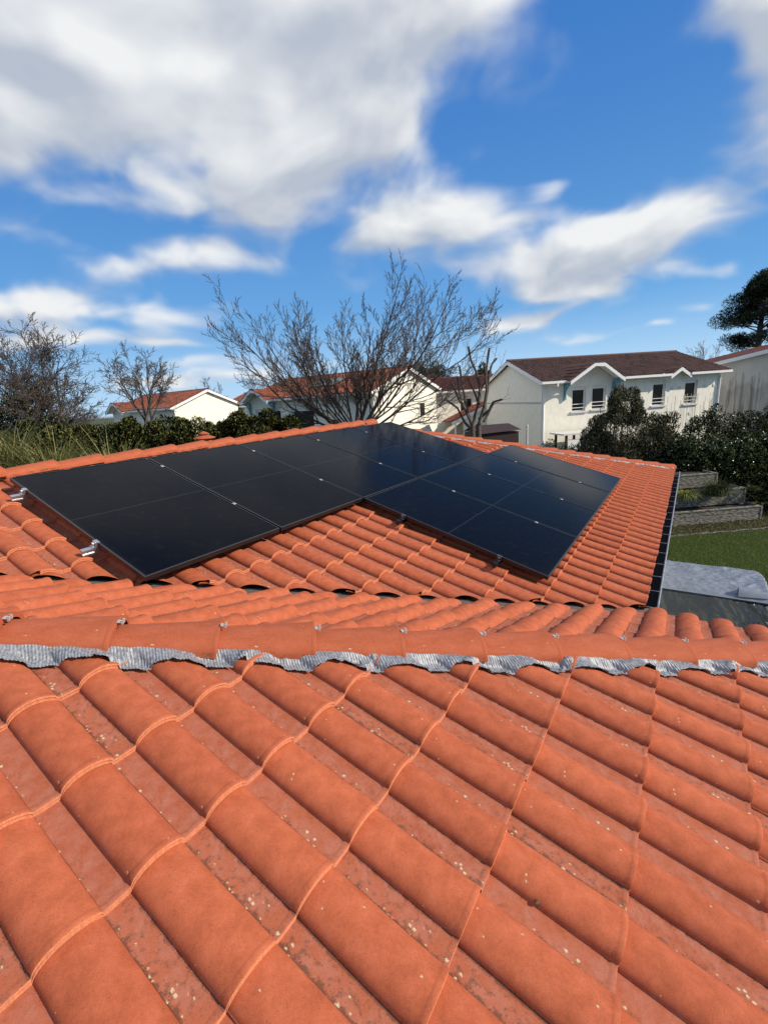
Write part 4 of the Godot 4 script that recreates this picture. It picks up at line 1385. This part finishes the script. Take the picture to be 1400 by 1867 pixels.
func build_greenery() -> void:
	rng.seed = 21
	var g0 := Color(0.055, 0.068, 0.020)
	var g1 := Color(0.150, 0.165, 0.055)
	# evergreen hedge on the left, shrub by shrub
	var spec := [
		[-8.75, -12.8, 5.0, 1.0, "dense evergreen shrub behind the pampas grass at left"], [-7.8, -13.2, 4.95, 0.9, "broad evergreen shrub below the smaller leafless tree"], [-6.9, -13.0, 5.0, 0.85, "evergreen shrub before the far house's left end"],
		[-6.1, -13.4, 5.08, 0.85, "tallest evergreen shrub of the left hedge"], [-5.2, -13.1, 4.95, 0.8, "evergreen shrub just left of the far white gable"], [-4.3, -13.4, 4.85, 0.8, "evergreen shrub under the far white gable"], [-3.5, -13.2, 4.85, 0.75, "evergreen shrub above the roof vent's right"], [-2.8, -13.5, 4.4, 0.7, "last evergreen shrub of the left hedge, before the shaded facade"]]
	for s in spec:
		var top: float = s[2]
		var w: float = s[3]
		var yellow := rng.randf() * 0.5
		shrub("evergreen_shrub", s[4], "shrub", Vector3(s[0], 0, s[1]), [[Vector3(s[0] + rng.randfn(0, 0.1), top * 0.60, s[1]), Vector3(w * 1.2, top * 0.40, w * 1.05)]], 30000, 0.085, 0.040, g0, g1.lerp(Color(0.18, 0.165, 0.06), yellow), 16, 0.26, 0.5)
	# dark mass under the left tree
	for s in [[-12.9, -14.6, 5.5, 1.3, "dark evergreen bush at the far left edge under the leafless tree"], [-11.2, -14.2, 5.9, 1.25, "dark rounded evergreen under the middle of the left tree"], [-9.7, -14.0, 5.55, 1.1, "dark evergreen bush right under the left tree's branches"]]:
		shrub("dark_bush", s[4], "bush", Vector3(s[0], 0, s[1]), [[Vector3(s[0], s[2] * 0.5, s[1]), Vector3(s[3], s[2] * 0.5, s[3])]], 13000, 0.075, 0.034, Color(0.045, 0.055, 0.020), Color(0.110, 0.125, 0.045), 18, 0.35)
	# pampas-like clumps at the left edge
	for q in [[-6.2, -8.6, 4.18, "feathery yellow-green grass clump rising behind the ridge at left"], [-7.3, -8.9, 4.40, "taller grass clump at the left edge of the picture"], [-8.1, -9.3, 4.45, "grass clump cut off by the left edge"], [-5.3, -9.1, 3.95, "green grass clump right beside the hedge's left end"]]:
		var t := thing("pampas_grass", q[3], "grass clump", at(q[0], 0, q[1]), "grass clumps behind the ridge")
		var mb := MB.new()
		for i in 1500:
			var a := rng.randf() * TAU
			var lean := rng.randf_range(0.55, 1.55)
			var dir := Vector3(cos(a), 0, sin(a))
			var L: float = rng.randf_range(0.8, 1.7)
			var base := Vector3(rng.randfn(0, 0.12), q[2] - 0.80 + rng.randfn(0, 0.12), rng.randfn(0, 0.12))
			mb.col = Color(0.08, 0.105, 0.03).lerp(Color(0.30, 0.27, 0.11), pow(rng.randf(), 1.4))
			var side := dir.cross(Vector3.UP) * rng.randf_range(0.006, 0.012)
			var pp := base
			for k in 4:
				var f := (k + 1) / 4.0
				var np := base + dir * (L * lean * f * 0.75) + Vector3.UP * (L * (f * (1.25 - 0.25 * lean) - f * f * 0.62 * lean))
				var w0 := side * (1.0 - 0.8 * k / 4.0)
				var w1 := side * (1.0 - 0.8 * f)
				mb.tri(pp - w0, pp + w0, np + w1)
				mb.tri(pp - w0, np + w1, np - w1)
				pp = np
		part("blades", mb.mesh(), M.leaf, t)
		var st := MB.new()
		st.lathe(PackedVector2Array([Vector2(0.22, 0), Vector2(0.18, 1.4), Vector2(0.14, q[2] - 0.75)]), 8)
		part("stem", st.mesh(), M.bark, t)
	# big loose shrub in front of the cream house
	var s0 := Vector3(9.9, 0, -18.2)
	shrub("olive_shrub", "large loose grey-green shrub in front of the cream house", "shrub", s0, [[s0 + Vector3(0, 1.4, 0), Vector3(1.45, 1.3, 1.1)], [s0 + Vector3(-0.25, 2.8, 0), Vector3(1.3, 1.25, 1.0)], [s0 + Vector3(-0.15, 3.75, 0), Vector3(0.75, 0.9, 0.7)], [s0 + Vector3(-1.3, 2.3, 0.1), Vector3(0.7, 0.8, 0.6)], [s0 + Vector3(1.25, 2.3, 0), Vector3(0.8, 0.9, 0.7)]], 52000, 0.095, 0.030, Color(0.075, 0.080, 0.042), Color(0.230, 0.228, 0.135), 26, 0.20, 1.5, 6)
	var s1 := Vector3(11.7, 0, -19.0)
	shrub("sprouting_shrub", "open shrub with upright shoots before the cream house's right windows", "shrub", s1, [[s1 + Vector3(0, 1.5, 0), Vector3(1.0, 1.3, 0.7)], [s1 + Vector3(0.1, 2.7, 0), Vector3(0.55, 0.9, 0.4)]], 6500, 0.10, 0.04, Color(0.07, 0.075, 0.035), Color(0.22, 0.21, 0.11), 12, 0.3, 1.2, 14)
	# low hedge along the cream house's foot
	for k in 5:
		var p := Vector3(7.2 + k * 0.95, 0, -19.8)
		shrub("low_hedge_shrub", ["clipped low hedge shrub at the cream house's left corner", "second clipped shrub from the cream house's corner", "middle clipped shrub of the low hedge", "fourth clipped shrub, by the garden shelter", "last clipped shrub, beside the large loose shrub"][k], "shrub", p, [[p + Vector3(0, 1.35, 0), Vector3(0.7, 1.25, 0.6)]], 2600, 0.08, 0.045, Color(0.03, 0.045, 0.012), Color(0.09, 0.12, 0.03), 10, 0.25)
	# laurel hedge on the right
	for k in 5:
		var p := Vector3(11.9 + k * 1.15, 0, -17.6)
		shrub("laurel_hedge_plant", ["laurel hedge's left end beside the loose shrub", "second laurel of the right-hand hedge", "middle laurel of the right-hand hedge above the planter", "fourth laurel of the right-hand hedge", "laurel at the right edge of the picture"][k], "hedge", p, [[p + Vector3(0, 1.75, 0), Vector3(0.80, 0.80, 0.75)], [p + Vector3(0.3, 1.3, 0.6), Vector3(0.7, 0.75, 0.5)], [p + Vector3(0, 0.65, 0.3), Vector3(0.75, 0.6, 0.6)], [p + Vector3(-0.3, 1.7, 0.5), Vector3(0.6, 0.75, 0.5)]], 15000, 0.095, 0.052, Color(0.055, 0.080, 0.030), Color(0.160, 0.200, 0.080), 14, 0.22)
	for k in 5:
		var p := Vector3(16.6 + k * 1.3, 0, -23.6)
		shrub("hedge_plant", ["rear dark hedge's left end beside the downpipe", "second plant of the rear dark hedge", "third plant of the rear dark hedge", "fourth plant of the rear dark hedge", "rear dark hedge plant at the right edge"][k], "hedge", p, [[p + Vector3(0, 1.6, 0), Vector3(0.95, 1.6, 0.8)]], 4200, 0.11, 0.06, Color(0.045, 0.060, 0.018), Color(0.13, 0.15, 0.05), 14, 0.3)
	# pine at the right edge
	var pine := thing("pine_tree", "tall dark pine rising behind the stained building at the right edge", "tree", at(36.6, 0, -45))
	var tk := MB.new()
	tk.tube(PackedVector3Array([Vector3(0, 0, 0), Vector3(0.1, 5, 0), Vector3(-0.05, 9, 0), Vector3(0.2, 12.6, 0)]), PackedFloat32Array([0.36, 0.30, 0.22, 0.08]), 9)
	part("trunk", tk.mesh(), M.bark, pine)
	var tufts := []
	var lm := MB.new()
	for k in 64:
		var y := rng.randf_range(7.6, 13.2)
		if y > 8.0 and y < 8.7:
			continue
		var reach := clampf((13.6 - y) * 1.1, 0.5, 3.4) * rng.randf_range(0.4, 1.0) * (0.8 if y < 8.0 else 1.0)
		var a := rng.randf() * TAU
		var e := Vector3(cos(a) * reach, y + rng.randf_range(-0.2, 0.5), sin(a) * reach)
		lm.tube(PackedVector3Array([Vector3(0.05, y - 0.5, 0), e * Vector3(0.5, 1, 0.5) - Vector3(0, 0.25, 0), e]), PackedFloat32Array([0.07, 0.05, 0.02]), 5)
		tufts.append([e, Vector3(0.8, 0.6, 0.8) * rng.randf_range(0.7, 1.25)])
		tufts.append([e * Vector3(0.6, 1, 0.6) + Vector3(rng.randfn(0, 0.2), 0.1, rng.randfn(0, 0.2)), Vector3(0.7, 0.5, 0.7)])
	part("branches", lm.mesh(), M.bark, pine)
	var pm := MB.new()
	leaves(pm, tufts, 52000, 0.20, 0.06, Color(0.028, 0.045, 0.026), Color(0.075, 0.10, 0.055), 0.1, 0.5)
	part("crown", pm.mesh(), M.leaf, pine)
	# evergreens far behind the houses
	for q in [[3.6, -50.0, 9.0, 2.6, "dark evergreen treetop behind the orange-roofed house's right gable"], [7.0, -52.0, 8.6, 2.2, "dark evergreen treetop right of the orange-roofed house"], [11.3, -50.0, 7.5, 1.5, "small dark treetop behind the pollarded tree"], [21.6, -52.0, 7.95, 1.3, "little dark treetop peeping over the cream house's roof"], [-24.5, -70.0, 6.9, 4.0, "low dark treeline above the far orange roof"]]:
		var b := Vector3(q[0], 0, q[1])
		var tr := thing("evergreen_tree", q[4], "tree", Transform3D(Basis(), b))
		var k1 := MB.new()
		k1.tube(PackedVector3Array([Vector3.ZERO, Vector3(0, q[2] * 0.8, 0)]), PackedFloat32Array([0.3, 0.1]), 7)
		part("trunk", k1.mesh(), M.bark, tr)
		var k2 := MB.new()
		leaves(k2, clumps([[Vector3(0, q[2] * 0.62, 0), Vector3(q[3], q[2] * 0.36, q[3])]], 26, q[3] * 0.28), 9000, 0.28, 0.08, Color(0.03, 0.045, 0.02), Color(0.085, 0.10, 0.045), 0.4, 0.5)
		part("crown", k2.mesh(), M.leaf, tr)


# ---------------------------------------------------------------- garden
func build_garden() -> void:
	rng.seed = 33
	var g := MB.new()
	g.quad(Vector3(-1500, -0.02, 1500), Vector3(1500, -0.02, 1500), Vector3(1500, -0.02, -1500), Vector3(-1500, -0.02, -1500))
	struct("ground", g.mesh(), M.ground)
	var lw := MB.new()
	lw.quad(Vector3(2.0, 0.0, -13.1), Vector3(16, 0.0, -13.9), Vector3(16, 0.0, -4.0), Vector3(2.0, 0.0, -4.0))
	lw.quad(Vector3(16, 0.0, -4.0), Vector3(16, 0.0, -13.9), Vector3(2.0, 0.0, -13.1), Vector3(2.0, 0.0, -4.0))
	struct("lawn", lw.mesh(), mat(0.10, 0.15, 0.018, 0.95, M.ground.albedo_texture, Vector3(1.3, 1.3, 1.3)))
	var bd := MB.new()
	bd.quad(Vector3(2.0, 0.004, -13.0), Vector3(16, 0.004, -13.75), Vector3(16, 0.004, -15.4), Vector3(2.0, 0.004, -15.2))
	struct("mossy_bed", bd.mesh(), M.litter)
	var blades := MB.new()
	for i in 26000:
		var x := rng.randf_range(4.5, 13.5)
		var z := rng.randf_range(-13.4, -7.4) 
		_blade(blades, Vector3(x, 0.0, z), rng.randf_range(0.025, 0.06), 0.006, Color(0.08, 0.13, 0.012).lerp(Color(0.19, 0.23, 0.032), rng.randf()))
	var gr := part("grass", blades.mesh(), M.leaf, self)
	tag(gr, "short bright green lawn grass beyond the covered tub", "grass")
	gr.set_meta("kind", "stuff")
	var moss := MB.new()
	for i in 11000:
		var x := rng.randf_range(6.5, 14.5)
		_blade(moss, Vector3(x, 0.0, -13.05 - (x - 2.0) * 0.05 - rng.randf() * 1.75), rng.randf_range(0.02, 0.07), 0.014, Color(0.055, 0.06, 0.015).lerp(Color(0.20, 0.165, 0.07), pow(rng.randf(), 1.6)))
	var mo := part("moss_and_litter", moss.mesh(), M.leaf, self)
	tag(mo, "brownish mossy strip of litter between lawn and planter", "ground cover")
	mo.set_meta("kind", "stuff")
	var ed := MB.new()
	for k in 10:
		ed.box(Vector3(7.2 + k * 0.8, 0, -13.38 - k * 0.042), Vector3(7.98 + k * 0.8, 0.03, -13.33 - k * 0.042))
	tag(part("lawn_edging", ed.mesh(), M.board, self), "thin pale edging strip between the lawn and the mossy strip", "edging")
	# stepped planter of grey boards
	var pl := thing("stepped_planter", "three-tier planter of weathered grey boards below the laurel hedge", "planter", at(8.6, 0, -14.35, deg_to_rad(3)))
	var tiers := [[0.0, 0.0, 0.44, 4.05], [0.62, 0.44, 0.95, 3.95], [1.32, 0.95, 1.40, 3.45]]
	for t in tiers:
		var rows := 3
		for r in rows:
			var y0: float = lerpf(t[1], t[2], r / float(rows))
			var y1: float = lerpf(t[1], t[2], (r + 1.0) / rows) - 0.008
			var xs := [0.0, 2.3 + rng.randf_range(-0.4, 0.2), t[3]]
			for k in 2:
				var b := MB.new()
				var x0: float = xs[k] + 0.003
				var x1: float = xs[k + 1] - 0.003
				var push := rng.randf_range(-0.008, 0.008)
				b.box(Vector3(x0, y0, -t[0] - 0.06 + push), Vector3(x1, y1, -t[0] + push))
				part("board", b.mesh(), M.board, pl)
		var cap := MB.new()
		cap.box(Vector3(0, t[2], -t[0] - 0.10), Vector3(t[3], t[2] + 0.035, -t[0] + 0.02))
		part("capping", cap.mesh(), M.board, pl)
		var en := MB.new()
		en.box(Vector3(t[3] + 0.002, t[1], -t[0] - 0.68), Vector3(t[3] + 0.06, t[2] + 0.03, -t[0] + 0.02))
		part("end_board", en.mesh(), M.board, pl)
		var so := MB.new()
		so.box(Vector3(0.0, 0.0, -t[0] - (0.61 if t[0] < 1.2 else 4.5)), Vector3(t[3] - 0.004, t[2] - 0.04, -t[0] - 0.11))
		part("soil", so.mesh(), M.soil, pl)
	# plants in it
	var pt := MB.new()
	var pp := thing("arching_plant", "dark arching spiky plant spilling over the planter's middle tier", "plant", at(11.3, 0.85, -14.85))
	for i in 620:
		_strap(pt, Vector3(rng.randfn(0, 0.12), 0, rng.randfn(0, 0.1)), rng.randf() * TAU, rng.randf_range(0.55, 1.25), rng.randf_range(0.35, 1.0), 0.026, Color(0.03, 0.04, 0.015).lerp(Color(0.09, 0.10, 0.04), rng.randf()))
	part("foliage", pt.mesh(), M.leaf, pp)
	pt = MB.new()
	pp = thing("strap_leaved_plant", "yellow-green strap-leaved plant at the planter's left", "plant", at(10.2, 0.88, -14.75))
	for i in 190:
		_strap(pt, Vector3(rng.randfn(0, 0.1), 0, rng.randfn(0, 0.08)), rng.randf() * TAU, rng.randf_range(0.4, 0.75), rng.randf_range(0.5, 1.0), 0.034, Color(0.08, 0.10, 0.02).lerp(Color(0.26, 0.27, 0.06), rng.randf()))
	part("foliage", pt.mesh(), M.leaf, pp)
	pt = MB.new()
	pp = thing("small_fern", "small leafy tuft at the planter's right end", "plant", at(12.6, 0.95, -14.95))
	for i in 120:
		_strap(pt, Vector3(rng.randfn(0, 0.07), 0, rng.randfn(0, 0.06)), rng.randf() * TAU, rng.randf_range(0.2, 0.42), rng.randf_range(0.4, 1.0), 0.025, Color(0.03, 0.045, 0.012).lerp(Color(0.10, 0.12, 0.03), rng.randf()))
	part("foliage", pt.mesh(), M.leaf, pp)
	# dark conifer hedge closing the garden on the right
	var s := Vector3(14.1, 0, -15.5)
	shrub("evergreen_shrub", "dark evergreen at the planter's right end, picture edge", "shrub", s, [[s + Vector3(0, 0.9, 0), Vector3(1.35, 1.2, 0.9)]], 10000, 0.09, 0.05, Color(0.045, 0.060, 0.020), Color(0.12, 0.14, 0.05), 14, 0.3)
	# tub under a tarpaulin, beside the eave
	var tub := thing("covered_tub", "square tub wrapped in a creased silver-grey tarpaulin and black sheet beside the house", "tub", house_t * Transform3D(Basis(), Vector3(-0.55, 0, -9.58)))
	var dent := noise(1.6, 81, 4)
	var crease := noise(3.0, 82, 3, FastNoiseLite.TYPE_PERLIN)
	crease.fractal_type = FastNoiseLite.FRACTAL_RIDGED
	var P := []
	var nx := 150
	var nz := 120
	for i in nz + 1:
		var row := PackedVector3Array()
		for j in nx + 1:
			var x := 2.00 * j / nx
			var z := -1.66 * i / nz
			var cx := maxf(0.0, x - 1.70)
			var cz := maxf(0.0, -z - 1.36)
			var over := maxf(0.0, Vector2(cx, cz).length() - 0.27)
			if cx > 0.0 and cz > 0.0 and Vector2(cx, cz).length() > 0.30:
				var k := 0.30 / Vector2(cx, cz).length()
				x = 1.70 + cx * k
				z = -1.36 - cz * k
			var rimf := smoothstep(0.0, 0.14, -z) * smoothstep(0.0, 0.12, 1.66 + z)
			var y := 0.90 + rimf * (0.020 * dent.get_noise_2d(x * 1.4, z * 1.4) + 0.045 * crease.get_noise_2d(x * 0.5 + z * 0.3, z * 0.5) + 0.014 * crease.get_noise_2d(x * 1.7 + z * 0.9, z * 2.2 + 8.0)) - over * 0.5
			row.append(Vector3(x, y, z))
		P.append(row)
	var tp := MB.new()
	tp.grid(P)
	part("tarpaulin", tp.mesh(), M.tarp, tub)
	var sk := MB.new()
	P = []
	for i in 2:
		var row := PackedVector3Array()
		for j in 61:
			var a := j / 60.0
			var q := Vector3(2.00, 0, 0).lerp(Vector3(2.00, 0, -1.36), minf(a * 2.0, 1.0))
			if a > 0.5:
				var an := (a - 0.5) * PI
				q = Vector3(1.70 + 0.30 * cos(an), 0, -1.36 - 0.30 * sin(an))
			q.y = 0.88 if i == 0 else 0.02
			row.append(q + Vector3(0.012 * sin(j * 1.9), 0, 0))
		P.append(row)
	sk.grid(P)
	sk.quad(Vector3(0, 0.02, -1.66), Vector3(0, 0.88, -1.66), Vector3(1.70, 0.88, -1.66), Vector3(1.70, 0.02, -1.66))
	part("side_skirt", sk.mesh(), M.tarp, tub)
	var fr := MB.new()
	P = []
	for i in 41:
		var row := PackedVector3Array()
		for j in nx + 1:
			var x := 2.00 * j / nx
			var f := i / 40.0
			var ripple := smoothstep(0.9, 2.1, x)
			row.append(Vector3(x, 0.885 - 0.86 * f, 0.03 + 0.32 * f + 0.11 * ripple * crease.get_noise_2d(x * 1.6 - f * 0.8, f * 0.5) + 0.012 * dent.get_noise_2d(x * 2.0, f * 2.0)))
		P.append(row)
	fr.grid(P, true)
	part("front_sheet", fr.mesh(), M.sheet, tub)
	var rm := MB.new()
	rm.box(Vector3(0, 0.872, 0.0), Vector3(2.00, 0.892, 0.035))
	part("rim", rm.mesh(), M.black_frame, tub)
	# loose flap of the tarpaulin
	var fl := MB.new()
	P = []
	for i in 9:
		var row := PackedVector3Array()
		for j in 9:
			var u := i / 8.0
			var v := j / 8.0
			row.append(Vector3(1.52 + 0.46 * u, 0.93 + 0.13 * sin(PI * v) * (1.0 - 0.7 * u) + 0.02 * u, -0.05 - 0.30 * v - 0.05 * u))
		P.append(row)
	fl.grid(P, true)
	part("tarpaulin_flap", fl.mesh(), M.tarp, tub)

func _blade(mb: MB, p: Vector3, h: float, w: float, c: Color) -> void:
	mb.col = c
	var a := rng.randf() * TAU
	var s := Vector3(cos(a), 0, sin(a)) * w
	mb.tri(p - s, p + s, p + Vector3(rng.randfn(0, 0.4) * h, h, rng.randfn(0, 0.4) * h))

func _strap(mb: MB, base: Vector3, a: float, L: float, lean: float, w: float, c: Color) -> void:
	mb.col = c
	var dir := Vector3(cos(a), 0, sin(a))
	var side := dir.cross(Vector3.UP) * w * 0.5
	var pp := base
	for k in 4:
		var f := (k + 1) / 4.0
		var np := base + dir * (L * lean * f * 0.85) + Vector3.UP * (L * (f * 0.95 - f * f * 1.0 * lean))
		var w0 := side * (1.0 - 0.9 * k / 4.0)
		var w1 := side * (1.0 - 0.9 * f)
		mb.tri(pp - w0, pp + w0, np + w1)
		mb.tri(pp - w0, np + w1, np - w1)
		pp = np


func _ready() -> void:
	# camera
	var cam := Camera3D.new()
	cam.name = "camera"
	cam.fov = 97.19
	cam.near = 0.05
	cam.far = 3000.0
	cam.transform = Transform3D(Basis(CAM_R, CAM_U, -CAM_F), EYE)
	add_child(cam)
	cam.current = true
	# sky, sun, exposure
	var env := Environment.new()
	env.background_mode = Environment.BG_SKY
	env.sky = make_sky()
	env.background_energy_multiplier = 1.0
	env.tonemap_mode = Environment.TONE_MAPPER_LINEAR
	env.tonemap_exposure = 1.07
	env.sdfgi_enabled = true
	env.ssao_enabled = true
	env.ssil_enabled = true
	var we := WorldEnvironment.new()
	we.name = "world_environment"
	we.environment = env
	add_child(we)
	var sun := DirectionalLight3D.new()
	sun.name = "sun"
	sun.light_energy = 1.6
	sun.light_color = Color(1.0, 0.955, 0.88)
	sun.light_angular_distance = 0.5
	sun.shadow_enabled = true
	var azi := deg_to_rad(105)
	var elv := deg_to_rad(33)
	add_child(sun)
	sun.look_at_from_position(Vector3(sin(azi) * cos(elv), sin(elv), -cos(azi) * cos(elv)) * 50.0, Vector3.ZERO)
	rng.seed = 5
	make_materials()
	build_garden()
	build_house()
	build_neighbours()
	build_bare_trees()
	build_greenery()
	build_panels()
